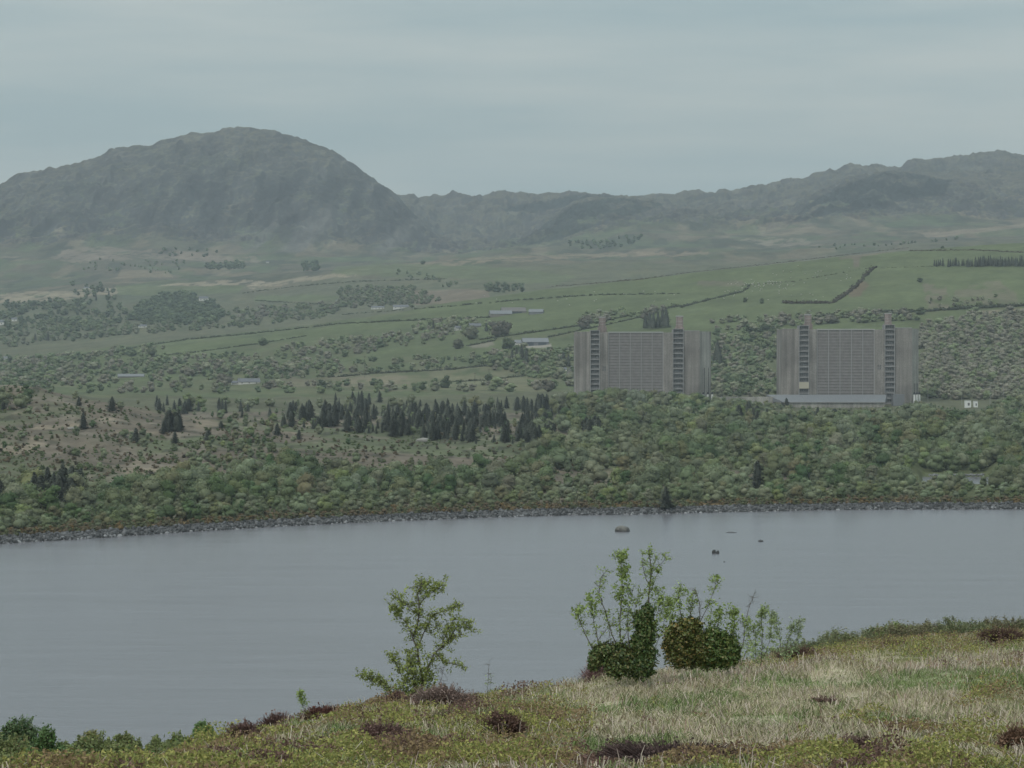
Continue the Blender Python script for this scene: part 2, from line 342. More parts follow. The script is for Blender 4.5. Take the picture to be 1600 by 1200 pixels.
patch([(1440, 365), (1600, 350), (1600, 356), (1450, 372)], c3(0.22, 0.175, 0.13), 5000, 8000, 0.6, 6)
patch([(1180, 350), (1230, 345), (1230, 358), (1190, 366)], c3(0.2, 0.16, 0.12), 5000, 8000, 0.5, 10)
for pl in ([(0, 582), (290, 538), (420, 524), (560, 503), (640, 497), (640, 510), (520, 522), (300, 552), (100, 580), (0, 600)],
           [(560, 552), (660, 540), (780, 532), (870, 535), (870, 545), (760, 552), (640, 556)],
           [(700, 470), (1000, 436), (1300, 402), (1600, 378), (1600, 470), (1400, 486), (1180, 500), (1110, 520), (900, 520), (760, 525), (620, 500)],
           [(80, 600), (230, 582), (300, 588), (200, 604)], [(1110, 540), (1110, 500), (1440, 490), (1520, 488), (1440, 515)],
           [(100, 558), (150, 545), (280, 535), (240, 552), (150, 562)]):
    patch(pl, G2, 2300, 3900, 0.85, 6)
patch([(1330, 400), (1345, 400), (1342, 418), (1334, 418)], BROWN, 2300, 3900, 0.9, 4)
patch([(1310, 402), (1400, 390), (1400, 393), (1310, 406)], BROWN, 2300, 3900, 0.8, 3)
patch([(1320, 455), (1345, 440), (1356, 446), (1340, 465), (1325, 466)], c3(0.12, 0.09, 0.06), 2300, 3900, 0.9, 8)
patch([(1440, 445), (1480, 448), (1480, 482), (1452, 484)], BROWN, 2300, 3900, 0.75, 12, 0.4)
patch([(1525, 438), (1560, 440), (1600, 470), (1600, 480), (1480, 470)], BROWN, 2300, 3900, 0.6, 14, 0.45)
patch([(1530, 486), (1600, 482), (1600, 494), (1540, 498)], c3(0.24, 0.19, 0.14), 2300, 3900, 0.7, 6)
patch([(1090, 440), (1160, 438), (1165, 446), (1090, 447)], BROWN, 2300, 3900, 0.6, 6)
patch([(520, 583), (760, 570), (860, 585), (860, 612), (520, 612)], c3(0.14, 0.13, 0.08), 2300, 3900, 0.7, 10, 0.4)
patch([(400, 592), (640, 585), (640, 600), (420, 606)], c3(0.17, 0.14, 0.1), 2300, 3900, 0.6, 8, 0.45)
patch([(730, 540), (770, 533), (775, 540), (740, 545)], c3(0.2, 0.17, 0.14), 2300, 3900, 0.7, 5)
patch([(798, 540), (860, 538), (862, 542), (800, 545)], c3(0.26, 0.23, 0.2), 2300, 3900, 0.9, 2)
# rocks by the inlet
C *= (0.8 + 0.4 * n2)[..., None]; C *= (1 + mt * (fbm(X2 / 40, Z / 60 + D2 / 200, 4, 97) - 0.5) * 1.15)[..., None]
idx = np.arange(nr * nc).reshape(nr, nc)
Q = np.stack([idx[:-1, :-1], idx[:-1, 1:], idx[1:, 1:], idx[1:, :-1]], -1).reshape(-1, 4)
me = npmesh('terrain', np.stack([X2, D2, Z], -1).reshape(-1, 3), Q, np.clip(C, 0.01, 0.9).reshape(-1, 3), [M_land], True)
tag(link('terrain', me), kind='structure')

# ------------------------------------------------------------------ lake
m, t, p = newmat('lake_water')
p.inputs['Base Color'].default_value = (0.142, 0.136, 0.150, 1); p.inputs['Roughness'].default_value = 0.2; p.inputs['IOR'].default_value = 1.33
ge = N(t, 'ShaderNodeNewGeometry'); bprev = None
for sc, st, ds in (((0.35, 0.9, 1), 1.0, 0.10), ((1.6, 3.5, 1), 1.0, 0.05), ((0.02, 0.06, 1), 1.0, 0.45), ((0.004, 0.014, 1), 1.0, 0.8)):
    mpn = N(t, 'ShaderNodeMapping'); mpn.inputs['Scale'].default_value = sc; nn = N(t, 'ShaderNodeTexNoise'); nn.inputs['Scale'].default_value = 1.0; nn.inputs['Detail'].default_value = 4
    t.links.new(ge.outputs['Position'], mpn.inputs[0]); t.links.new(mpn.outputs[0], nn.inputs['Vector'])
    bp = N(t, 'ShaderNodeBump'); bp.inputs['Strength'].default_value = st; bp.inputs['Distance'].default_value = ds
    t.links.new(nn.outputs['Fac'], bp.inputs['Height'])
    if bprev: t.links.new(bprev.outputs[0], bp.inputs['Normal'])
    bprev = bp
t.links.new(bprev.outputs[0], p.inputs['Normal'])
M_water = m
me = npmesh('lake', [(-900, 150, 0), (900, 150, 0), (900, 1345, 0), (-900, 1345, 0)], [(0, 1, 2, 3)], mats=[M_water])
tag(link('lake', me), kind='structure')

# ------------------------------------------------------------------ near hillside
def fore_z(x, y, detail=True):
    px = 800 + F * x / np.maximum(y, 34)
    bx = [-400, 0, 300, 400, 800, 1200, 1600, 2400]
    crestd = np.interp(px, bx, [36, 38, 48, 55, 70, 84, 96, 110])
    cresty = np.interp(px, [-400, 0, 180, 300, 400, 500, 600, 700, 800, 900, 1000, 1100, 1200, 1300, 1400, 1500, 1600, 2400],
                       [1340, 1285, 1226, 1189, 1160, 1138, 1115, 1102, 1092, 1078, 1062, 1050, 1038, 1022, 1010, 1003, 998, 930])
    crz = H - (cresty - HOR) / F * crestd
    botd = np.interp(px, bx, [26, 28, 36, 38, 42, 42, 42, 42]); botz = H - 0.1455 * botd - np.interp(px, [-400, 200, 400], [0.6, 0.25, 0.0])
    shd = crestd + 45; shz = H - (np.interp(px, [0, 300, 700, 1100, 1250, 1400, 1600], [1225, 1215, 1150, 1062, 1034, 1012, 1000]) - HOR) / F * shd
    farz = np.full_like(px, -4.0)
    z = np.where(y < botd, (H - 1.7) + (botz - (H - 1.7)) * np.clip(y, 0, None) / botd,
        np.where(y < crestd, botz + (crz - botz) * (y - botd) / (crestd - botd),
        np.where(y < shd, crz + (shz - crz) * (y - crestd) / 45,
                 shz + (farz - shz) * (y - shd) / (400 - shd))))
    z = np.where(y < 0, H - 1.7 + 0.02 * y, z)
    if detail:
        z = z + (fbm(x / 2.6, y / 3.4, 4, 201) - 0.5) * 0.55 * sstep(10, 30, y) + (ridged(x / 9, y / 9, 2, 207) - 0.6) * 0.25 * sstep(20, 34, y)
    return z
fx = np.concatenate([np.linspace(-110, -24, 50)[:-1], np.linspace(-24, 26, 500), np.linspace(26, 110, 50)[1:]])
fy = np.concatenate([np.linspace(-25, 26, 25)[:-1], np.arange(26, 110, 0.16), np.arange(110, 180, 0.8), np.linspace(180, 420, 60)])
FY, FX = np.meshgrid(fy, fx, indexing='ij'); FZ = fore_z(FX, FY)
fslope = np.maximum.accumulate(np.where(FY > 20, (FZ - H) / np.maximum(FY, 20), -9), axis=0)
def fpx(x, y, z): return 800 + F * x / y, 600 - F * np.tan(np.arctan((z - H) / y) + PITCH)
def fore_kind(px, py, x, y):
    """0..1 weights for bilberry, straw, heather"""
    a = fbm(x / 3.0, y / 5.0, 4, 301); b = fbm(x / 1.2, y / 2.0, 3, 305)
    bil = sstep(0.40, 0.62, a + 0.25 * (b - 0.5) + 0.7 * (fbm(x / .6, y / .9, 2, 307) - .5)
                + 0.14 * (1 - sstep(500, 980, px)) + 0.12 * sstep(1240, 1280, px) * (1 - sstep(1030, 1040, py))
                + 0.10 * sstep(1300, 1420, px) * sstep(1110, 1150, py)
                - 0.22 * sstep(820, 960, px) * (1 - sstep(1450, 1560, px)) * sstep(1040, 1062, py) * (1 - sstep(1130, 1165, py)))
    return bil, a, b
pxf, pyf = fpx(FX, np.maximum(FY, 20), FZ)
bil, a_, b_ = fore_kind(pxf, pyf, FX, FY)
CF = c3(0.36, 0.32, 0.22) * (1 - bil[..., None]) + c3(0.15, 0.15, 0.06) * bil[..., None]
gpatch = sstep(0.52, 0.62, fbm(FX / 2.2, FY / 4, 3, 311)) * (1 - bil)
CF = CF * (1 - 0.6 * gpatch[..., None]) + c3(0.15, 0.2, 0.08) * 0.6 * gpatch[..., None]
CF = np.where((FY > 110)[..., None], c3(0.10, 0.12, 0.05), CF)
i2 = np.arange(FX.size).reshape(FX.shape)
Q = np.stack([i2[:-1, :-1], i2[:-1, 1:], i2[1:, 1:], i2[1:, :-1]], -1).reshape(-1, 4)
me = npmesh('hillside', np.stack([FX, FY, FZ], -1).reshape(-1, 3), Q, CF.reshape(-1, 3), [M_fore], True)
tag(link('hillside', me), kind='structure')

# ------------------------------------------------------------------ leaf card tools
def unit(v): return v / np.maximum(np.linalg.norm(v, axis=-1, keepdims=True), 1e-9)
def cards(P, Nn, size, asp=1.0, rg=rng, up=None):
    """quads at P facing Nn; returns V (n*4,3)"""
    n = len(P); size = np.broadcast_to(np.asarray(size, float), (n,))[:, None]
    ref = unit(rg.normal(size=(n, 3))) if up is None else up
    a = unit(np.cross(Nn, ref)); b = np.cross(unit(Nn), a)
    a = a * size * 0.5; b = b * size * 0.5 * asp
    return np.stack([P - a - b * 0.3, P - b, P + a * 0.8 + b * 0.1, P + b], 1).reshape(-1, 3)
def quadidx(n): return np.arange(n * 4).reshape(n, 4)
def cubesphere(n):
    V = []; Qs = []
    g = np.linspace(-1, 1, n + 1); key = {}
    def vid(p):
        k = tuple(np.round(p, 5))
        if k not in key: key[k] = len(V); V.append(p)
        return key[k]
    for ax in range(3):
        for s in (-1, 1):
            for i in range(n):
                for j in range(n):
                    q = []
                    for (a, b) in ((i, j), (i + 1, j), (i + 1, j + 1), (i, j + 1)):
                        p = [0, 0, 0]; p[ax] = s; p[(ax + 1) % 3] = g[a]; p[(ax + 2) % 3] = g[b]; q.append(vid(p))
                    Qs.append(q if s > 0 else q[::-1])
    V = unit(np.array(V, float)); return V, np.array(Qs)
CS2 = cubesphere(2); CS3 = cubesphere(3); CS4 = cubesphere(4)
def tint(n, amt, rg): return (1 + amt * (rg.random(n) * 2 - 1))
class Acc:
    def __init__(s): s.V = []; s.Q = []; s.C = []; s.n = 0
    def add(s, V, Q, Cc):
        s.V.append(V); s.Q.append(Q + s.n); s.C.append(np.broadcast_to(Cc, (len(V), 3))); s.n += len(V)
    def get(s): return np.concatenate(s.V), np.concatenate(s.Q), np.concatenate(s.C)
    def mesh(s, name, mat, smooth=False):
        V, Q, Cc = s.get(); return npmesh(name, V, Q, Cc, [mat], smooth)
def broadleaf(seed, nl, nc_, core, csize, spread=0.42, narrow=1.0):
    """crown of unit height, base at 0: lobes of leaf clumps"""
    g = np.random.default_rng(seed); A = Acc(); cen = []
    for i in range(nl):
        t = i / max(1, nl - 1); ang = g.random() * 6.283; rr = spread * (0.65 if i else 0.1) * (1 - 0.45 * t) * g.random() ** 0.4
        r = (0.33 - 0.11 * t) * (0.8 + 0.4 * g.random()) * narrow
        cen.append((rr * math.cos(ang) * narrow, rr * math.sin(ang) * narrow, 0.26 + 0.52 * t * (0.8 + 0.3 * g.random()), r))
    per = nc_ // nl
    for (x, y, z, r) in cen:
        V, Qd = core; rad = r * 0.80 * tint(len(V), 0.22, g)[:, None]
        Vc = V * rad * (1, 1, 0.9) + (x, y, z)
        br = 0.88 + 0.15 * g.random(); A.add(Vc, Qd, np.repeat((br * tint(len(V), 0.15, g))[:, None], 3, 1))
        dn = unit(g.normal(size=(per, 3))); dn[:, 2] = np.abs(dn[:, 2]) * 1.1 - 0.35; dn = unit(dn)
        P = dn * r * (0.84 + 0.34 * g.random((per, 1))) * (1, 1, 0.95) + (x, y, z)
        nn = unit(dn + 0.6 * g.normal(size=(per, 3)))
        Vl = cards(P, nn, csize * (0.6 + 0.8 * g.random(per)), 0.9, g)
        cc = (0.98 + 0.34 * (g.random(per) - 0.4))[:, None] * np.array([1.0, 1.0, 0.95]) 
        A.add(Vl, quadidx(per), np.repeat(cc, 4, 0))
    return A.get()
def conifer(seed, nb, csize, rw=0.24, power=0.75, bare=0.06):
    g = np.random.default_rng(seed); A = Acc(); k = 7; rings = []
    for t in (bare, 0.3, 0.55, 0.8, 0.97):
        r = rw * 0.62 * (1 - t) ** power + 0.004; a = np.arange(k) / k * 6.283 + g.random()
        rings.append(np.stack([np.cos(a) * r * tint(k, 0.2, g), np.sin(a) * r * tint(k, 0.2, g), np.full(k, t)], 1))
    V = np.concatenate(rings); Qd = np.array([[i * k + j, i * k + (j + 1) % k, (i + 1) * k + (j + 1) % k, (i + 1) * k + j] for i in range(4) for j in range(k)])
    A.add(V, Qd, np.full((len(V), 3), 0.8))
    t = bare + (1 - bare) * g.random(nb) ** 1.25; ang = g.random(nb) * 6.283
    lump = 0.72 + 0.44 * np.sin(ang * 3 + t * 9 + seed) * np.cos(t * 23 + seed)
    r = rw * (1 - t) ** power * lump; L = np.maximum(r * (0.5 + 0.45 * g.random(nb)), 0.03)
    o = np.stack([np.cos(ang), np.sin(ang), np.zeros(nb)], 1); tang = np.stack([-np.sin(ang), np.cos(ang), np.zeros(nb)], 1)
    P = o * (r - L * 0.5)[:, None]; P[:, 2] = t + 0.01
    tip = P + o * L[:, None] + np.array([0, 0, 1]) * ((g.random(nb) - 0.62) * 0.06)[:, None]
    wd = (csize * (0.5 + g.random(nb)))[:, None] * 0.5
    Vl = np.stack([P, (P + tip) / 2 + tang * wd - (0, 0, .012), tip, (P + tip) / 2 - tang * wd + (0, 0, .008)], 1).reshape(-1, 3)
    A.add(Vl, quadidx(nb), np.repeat((0.75 + 0.55 * g.random(nb))[:, None] * np.ones(3), 4, 0))
    # leader
    A.add(np.array([(-.006, 0, .93), (.006, 0, .93), (.002, 0, 1.02), (-.002, 0, 1.02)]), np.array([[0, 1, 2, 3]]), np.ones((4, 3)))
    return A.get()
def tube(pts, rad, k=6):
    """tapered tube along points, quads"""
    pts = np.array(pts, float); n = len(pts); tg = np.gradient(pts, axis=0); tg = unit(tg)
    ref = np.array([0.3, 0.9, 0.2]); a = unit(np.cross(tg, ref)); b = np.cross(tg, a)
    an = np.arange(k) / k * 6.283; rad = np.broadcast_to(np.asarray(rad, float), (n,))
    V = pts[:, None, :] + rad[:, None, None] * (np.cos(an)[None, :, None] * a[:, None, :] + np.sin(an)[None, :, None] * b[:, None, :])
    Qd = [[i * k + j, i * k + (j + 1) % k, (i + 1) * k + (j + 1) % k, (i + 1) * k + j] for i in range(n - 1) for j in range(k)]
    return V.reshape(-1, 3), np.array(Qd)
def trunk_mesh(name, seed, mat, top=0.7, r=0.022):
    g = np.random.default_rng(seed); A = Acc()
    w1 = (g.random(2) - 0.5) * 0.12
    p = [(0, 0, -0.06), (0, 0, 0.1), (w1[0] * .5, w1[1] * .5, 0.32), (w1[0], w1[1], top)]
    A.add(*tube(p, [r, r * .85, r * .6, r * .2]), np.ones(3))
    for q in range(3):
        an = g.random() * 6.28; z0 = 0.15 + 0.15 * q
        e = (math.cos(an) * 0.22, math.sin(an) * 0.22, z0 + 0.25)
        A.add(*tube([(w1[0] * .3, w1[1] * .3, z0), (e[0] * .5, e[1] * .5, z0 + .1), e], [r * .55, r * .4, r * .15], 5), np.ones(3))
    V, Qd, Cc = A.get(); return npmesh(name, V, Qd, None, [mat])

# ------------------------------------------------------------------ tree population across the water
NB = 9
T_near = [broadleaf(100 + i, 4 + i % 6, 700, CS3, 0.052, 0.42, (1.0, 1.0, 0.7)[i % 3]) for i in range(NB)]
T_stuff = [broadleaf(130 + i, 4 + i % 5, 340, CS2, 0.064, 0.42, (1.05, 0.9, 0.7)[i % 3]) for i in range(7)]
T_far = [broadleaf(160 + i, 4, 84, CS2, 0.12, 0.45, 1.05) for i in range(6)]
K_near = [conifer(200 + i, 520, 0.06, 0.22 + 0.04 * (i % 4), 0.40 + 0.12 * (i % 3)) for i in range(7)]
K_stuff = [conifer(230 + i, 200, 0.065, 0.2 + 0.04 * (i % 3), 0.7) for i in range(5)]
K_far = [conifer(260 + i, 60, 0.09, 0.2, 0.7) for i in range(4)]
topX = [-300, 0, 60, 200, 300, 450, 600, 850, 900, 950, 1100, 1140, 1200, 1235, 1300, 1400, 1438, 1470, 1500, 1535, 1560, 1600, 2000]
topY = [590, 592, 598, 618, 612, 622, 612, 616, 606, 604, 612, 618, 626, 632, 634, 634, 622, 632, 637, 637, 622, 612, 600]
HUES = [('grey green', c3(0.130, 0.150, 0.088)), ('mid green', c3(0.118, 0.146, 0.074)), ('pale sage green', c3(0.170, 0.190, 0.118)),
        ('fresh yellow green', c3(0.150, 0.175, 0.078)), ('deep green', c3(0.075, 0.112, 0.050)), ('olive', c3(0.150, 0.150, 0.082))]
HW = [0.34, 0.22, 0.22, 0.08, 0.04, 0.10]
pts = []   # px, py, x, y, z, h, hue
def strat(x0, x1, y0, y1, sx, sy):
    xs = np.arange(x0, x1, sx); ys = np.arange(y0, y1, sy); a, b = np.meshgrid(xs, ys)
    return (a + sx * rng.random(a.shape)).ravel(), (b + sy * rng.random(b.shape)).ravel()
def belt(px): # how far (rows) the shore belt of trees reaches above the water line, photo pixels
    return np.interp(px, [-300, 0, 130, 250, 300, 420, 600, 700, 800, 850, 900, 2000], [60, 60, 52, 48, 66, 72, 58, 50, 54, 74, 200, 400])
pxs, pys = strat(-420, 2020, 612, 845, 13, 5.8)
shy = np.interp(pxs, shoreX, shoreY)
up = shy - 14 - pys
keep = up > 1
dens = np.zeros(len(pxs))
nz = fbm(pxs / 45, pys / 22, 3, 401)
dens = np.where(up < belt(pxs) + 60 * (nz - 0.5), 1.0, 0.045 + 0.2 * (nz > 0.62))
dens = np.where(pxs > 900, 1.0, dens)
dens = np.where((pxs > 820) & (pxs < 900), np.maximum(dens, (pys < 740) * 0.9), dens)
dens = np.where(inpoly([(290, 700), (360, 670), (440, 690), (480, 740), (430, 790), (300, 790)], pxs, pys), 0.8, dens)
dens = np.where(inpoly([(200, 612), (450, 612), (450, 668), (380, 668), (290, 650), (200, 635)], pxs, pys), 0.6, dens)
dens = np.where(inpoly([(430, 612), (900, 612), (900, 690), (700, 688), (600, 676), (430, 662)], pxs, pys), 0.5, dens)
dens = np.where(inpoly([(840, 738), (1010, 732), (1010, 764), (860, 772)], pxs, pys), 0.22, dens)       # bracken gaps
dens = np.where(inpoly([(1060, 738), (1130, 736), (1300, 752), (1280, 764), (1060, 760)], pxs, pys), 0.25, dens)
keep &= rng.random(len(pxs)) < dens
pxs, pys = pxs[keep], pys[keep]
X, Y, Zg = pixground(pxs, pys)
ok = ~np.isnan(Y) & (Y < 2180) & (Y > shore_depth(pxs) + 14)
ok &= ~((pxs > 1425) & (pxs < 1560) & (Y > 1205) & (Y < 1338))
pxs, pys, X, Y, Zg = [v[ok] for v in (pxs, pys, X, Y, Zg)]
n = len(pxs)
szn = fbm(pxs / 40, pys / 18, 2, 421); h = 4.0 + 7.5 * rng.random(n) ** 1.5 + 3.0 * (szn - .5)
h *= np.where(pys < 700, 1.15, 1.0)
toshore = Y - shore_depth(pxs)
h = np.where(toshore < 60, 3.2 + 3.2 * rng.random(n), h)
open_ = (pxs < 840) & (pys < shy[keep][ok] - 14 - belt(pxs)) & (pys > 640)
h = np.where(open_, 1.8 + 3.2 * rng.random(n), h)
h = np.where((pxs > 1420) & (pxs < 1560) & (Y < 1230), np.minimum(h, 3.0 + 2.2 * rng.random(n)), h)
h = np.where((pxs > 1462) & (pxs < 1505) & (Y > 1150) & (Y < 1215), 7.0, h)
h = np.where((pxs > 1420) & (pxs < 1560) & (Y > 1330) & (Y < 1400), 9.0, h)
toppy = pys - h * F / Y; lim = np.interp(pxs, topX, topY) + rng.random(n) * 7
h = np.where(toppy < lim, (pys - lim) * Y / F, h)
ok = h > 1.2
pxs, pys, X, Y, Zg, h = [v[ok] for v in (pxs, pys, X, Y, Zg, h)]
# the front row that hides the foot of the works
ax = np.arange(870, 1640, 5.0) + rng.normal(size=154) * 1.5; ay = 636 + 5 * rng.random(154)
aX, aY, aZ = pixground(ax, ay, 2000); at_ = np.interp(ax, topX, topY) + 5 * rng.random(154) - 1; ah = (ay - at_) * aY / F
ok = ~np.isnan(aY) & (ah > 1.5) & (aY < 2185)
pxs, pys, X, Y, Zg, h = [np.concatenate([u_, v_[ok]]) for u_, v_ in zip((pxs, pys, X, Y, Zg, h), (ax, ay, aX, aY, aZ, ah))]
hue = rng.choice(len(HUES), len(pxs), p=HW)
cl = fbm(pxs / 60, pys / 30, 2, 411); hue = np.where((cl > 0.62) & (rng.random(len(pxs)) < 0.6), 2, hue); hue = np.where((cl < 0.36) & (rng.random(len(pxs)) < 0.25), 4, hue)
# conifers
cp = []
a, b = strat(440, 885, 632, 692, 7, 4.6)
mk = inpoly([(440, 668), (500, 674), (600, 680), (640, 690), (700, 694), (860, 694), (885, 665), (870, 640), (600, 632), (450, 640)], a, b) & (rng.random(len(a)) < 0.66) & (fbm(a / 40, b / 12, 2, 431) > 0.42)
cp += [(x, y, 3.5 + 6.5 * rng.random() ** 1.3) for x, y in zip(a[mk], b[mk])]
for (cx, cy, wx, wy, k, hh) in ((90, 790, 45, 10, 14, 10), (110, 780, 30, 8, 8, 11), (275, 640, 30, 8, 12, 8), (268, 672, 22, 8, 10, 9), (355, 640, 40, 8, 8, 7), (925, 684, 26, 7, 13, 10), (995, 672, 18, 8, 6, 8),
                           (1180, 662, 26, 8, 9, 10), (1345, 708, 14, 6, 5, 8), (705, 620, 60, 4, 12, 8), (560, 632, 40, 6, 8, 9), (860, 640, 30, 8, 10, 10), (480, 655, 40, 8, 14, 9), (15, 790, 14, 6, 3, 9), (840, 690, 30, 4, 8, 8)):
    for _ in range(k): cp.append((cx + wx * rng.normal() * 0.5, cy + wy * rng.normal() * 0.5, hh * (0.7 + 0.5 * rng.random())))
SINGLES = [(197, 617, 11.5, 'tallest dark conifer on the crest at the left, pointed top against the valley'), (123, 634, 5, 'low wide dark conifer on the crest of the brown slope'), (175, 644, 8, 'dark bushy conifer on the upper brown slope'),
           (130, 671, 8, 'lone brownish pointed conifer in the middle of the brown slope'), (212, 692, 7, 'rounded dark conifer alone on open brown slope'), (345, 670, 4, 'small dark conifer on bare ground right of the upper pine clump'),
           (433, 680, 6, 'dark conifer at the left end of the conifer belt'), (467, 687, 5, 'small dark conifer just below the left end of the conifer belt'), (273, 693, 6, 'narrow dark conifer under the upper pine clump'),
           (325, 688, 5, 'dark conifer among pale bushes below the upper pine clump'), (264, 750, 3, 'tiny dark conifer on bare brown ground above the shore trees'), (5, 640, 4, 'dark conifer cut by the left edge on the brown slope'),
           (738, 690, 8, 'broad dark conifer standing forward of the conifer belt'), (865, 688, 9, 'dark conifer at the right end of the conifer belt'), (1040, 795, 8, 'broad dark conifer right above the shore rocks'),
           (1184, 768, 12, 'tall pointed dark conifer near the shore below the gap between the two concrete buildings'), (1261, 755, 6, 'small dark conifer in shore scrub below the right concrete building'), (1211, 764, 5, 'thin dark conifer right of the tall pointed one'),
           (1105, 655, 6, 'small dark conifer below the right wing of the left concrete building'), (1130, 652, 7, 'dark conifer between the two concrete buildings'), (1085, 655, 5, 'little dark conifer below the left concrete building'), (985, 690, 6, 'small dark conifer right of the isolated pine group'),
           (1278, 655, 8, 'dark leaning conifer in front of the low grey hall'), (1304, 655, 7, 'second dark conifer in front of the low grey hall'), (1229, 638, 8, 'dark conifer at the left end of the low grey hall')]
single_from = len(cp); cp += [(a_s[0], a_s[1], a_s[2]) for a_s in SINGLES]
cp = np.array(cp); cX, cY, cZ = pixground(cp[:, 0], cp[:, 1])
chh = cp[:, 2].copy(); tl = np.interp(cp[:, 0], topX, topY) - 4
tp = cp[:, 1] - chh * F / cY; nosingle = np.arange(len(cp)) < single_from
chh = np.where((tp < tl) & nosingle, (cp[:, 1] - tl) * cY / F, chh)
cok = ~np.isnan(cY) & (chh > 1.8) & (cY < 2300)

# landmarks for labels
def zone(px):
    for lim, s in ((90, "near the left edge"), (190, "right of the left-edge conifers"), (300, 'left of the diagonal scrub belt'), (400, 'in the diagonal scrub belt'), (500, 'right of the diagonal scrub belt'),
                   (600, "left of the small foreground tree"), (700, "behind the small foreground tree"), (800, "below the mid conifer belt"), (890, 'below the right conifer belt end'), (950, "below the left block's left stairs"),
                   (1040, "below the left block's ribbed centre"), (1115, "below the left block's right wing"), (1225, "below the gap between the blocks"), (1280, "below the right block's left stairs"),
                   (1370, "below the right block's ribbed centre"), (1440, "below the right block's right wing"), (1540, "near the dark inlet"), (9999, "near the right edge")):
        if px < lim: return s
def band(px, py):
    u = np.interp(px, shoreX, shoreY) - py
    return 'above the rocks' if u < 34 else ('low on the bank' if u < 75 else ('midway up' if u < 120 else 'high up'))
trunks = [trunk_mesh('trunk_mesh', 500 + i, M_bark) for i in range(3)] + [trunk_mesh('pale_trunk_mesh', 510 + i, M_palebark) for i in range(2)]
ctrunk = []
for i in range(2):
    V, Qd = tube([(0, 0, -.06), (0, 0, .4), (0.003, 0, .96)], [0.018, 0.012, 0.002]); ctrunk.append(npmesh('conifer_trunk_mesh', V, Qd, None, [M_bark]))
nearM = [npmesh('crown_mesh', *T, [M_leaf]) for T in T_near]; konM = [npmesh('conifer_crown_mesh', *T, [M_needle]) for T in K_near]
vis = h * F / Y * ((pxs > -5) & (pxs < 1605))
order = np.argsort(-vis); indiv = order[:290]; rest = order[290:]
for q in indiv:
    hn, hc = HUES[hue[q]]; sz = 'small' if h[q] < 4.5 else ('medium' if h[q] < 7 else 'large')
    k = int(rng.integers(NB)); px, py = pxs[q], pys[q]
    cat = 'tree' if h[q] > 3.0 else 'bush'
    e = empty('broadleaf_tree' if cat == 'tree' else 'bush', (X[q], Y[q], Zg[q] - 0.1), rng.random() * 6.28,
              label=f'{sz} {hn} {cat} {band(px, py)}, {zone(px)}', cat=cat, group='leafy trees in the wood across the lake')
    s = h[q]; wd = s * (0.95 + 0.35 * rng.random()); e.scale = (wd, wd, s)
    cr_ = link('crown', nearM[k], None, e); f = tint(3, 0.08, rng); cr_.color = (*(hc * f * (1.10 + 0.30 * rng.random())), 1)
    link('trunk', trunks[3 + k % 2] if rng.random() < 0.25 else trunks[k % 3], None, e)
def merged(name, T, idxs, X, Y, Zz, hh, cols, wr=(0.95, 1.3), mat=M_leaf):
    A = Acc()
    for q in idxs:
        V, Qd, Cc = T[int(rng.integers(len(T)))]; a = rng.random() * 6.28; ca, sa = math.cos(a), math.sin(a); s = hh[q]; wv = s * (wr[0] + (wr[1] - wr[0]) * rng.random())
        V2 = np.stack([(V[:, 0] * ca - V[:, 1] * sa) * wv + X[q], (V[:, 0] * sa + V[:, 1] * ca) * wv + Y[q], V[:, 2] * s + Zz[q] - 0.1], 1)
        A.add(V2, Qd, Cc * cols[q])
    V, Qd, Cc = A.get(); return link(name, npmesh(name, V, Qd, Cc, [mat]))
hcol = np.array([HUES[k][1] for k in hue]) * (1.10 + 0.30 * rng.random((len(hue), 1))) * (0.94 + 0.12 * rng.random((len(hue), 3)))
o = merged('woodland', T_stuff, rest, X, Y, Zg, h, hcol)
tag(o, 'continuous pale green birch and willow woodland covering the far bank', 'woodland', kind='stuff')
cvis = np.where(cok, chh * F / cY * ((cp[:, 0] > -10) & (cp[:, 0] < 1610)), 0); cvis[single_from:] += 1000 * cok[single_from:]
order = np.argsort(-cvis); order = order[cvis[order] > 0]; ci = order[:250]; cr_rest = order[250:]
KC = c3(0.070, 0.078, 0.060)
def make_conifer(x, y, z, hh, k, label, group=None, wide=1.0, col=None):
    e = empty('conifer_tree', (x, y, z - 0.1), rng.random() * 6.28, label=label, cat='conifer', group=group)
    wd = hh * wide; e.scale = (wd, wd, hh)
    c = link('crown', konM[k], None, e); c.color = (*((KC if col is None else col) * (0.8 + 0.5 * rng.random())), 1)
    link('trunk', ctrunk[k % 2], None, e); return e
def cband(px, py):
    if py > 740: return ('at the left of' if px < 60 else 'in the middle of' if px < 105 else 'at the right of') + ' the conifer cluster low by the left shore' if px < 200 else 'near the shore rocks'
    if px < 440: return 'in the dark clump on the left crest' if py < 655 else 'in the clump below the left crest'
    if px < 895: return ('at the conifer belt front' if py > 676 else ('in mid conifer belt' if py > 652 else 'at the conifer belt back')) + next(s_ for l_, s_ in ((500, ', left end'), (560, ', left part'), (620, ', left of centre'), (680, ', at its centre'), (740, ', right of centre'), (800, ', right part'), (9999, ', right end')) if px < l_)
    if px < 960: return 'in the isolated pine group below the left concrete building'
    if px < 1100: return 'scattered right of the isolated pine group'
    return 'in the pine clump between the two concrete buildings' if px < 1300 else 'in the wood below the right concrete building'
for q in ci:
    sg = q >= single_from
    make_conifer(cX[q], cY[q], cZ[q], chh[q], int(rng.integers(7)), SINGLES[q - single_from][3] if sg else f"{'tall' if chh[q] > 9 else 'medium' if chh[q] > 6.5 else 'short'} dark conifer {cband(cp[q,0], cp[q,1])}",
                 None if sg else 'dark conifers across the lake', 1.35 if (sg and chh[q] < 9) else 0.95 + 0.35 * rng.random())
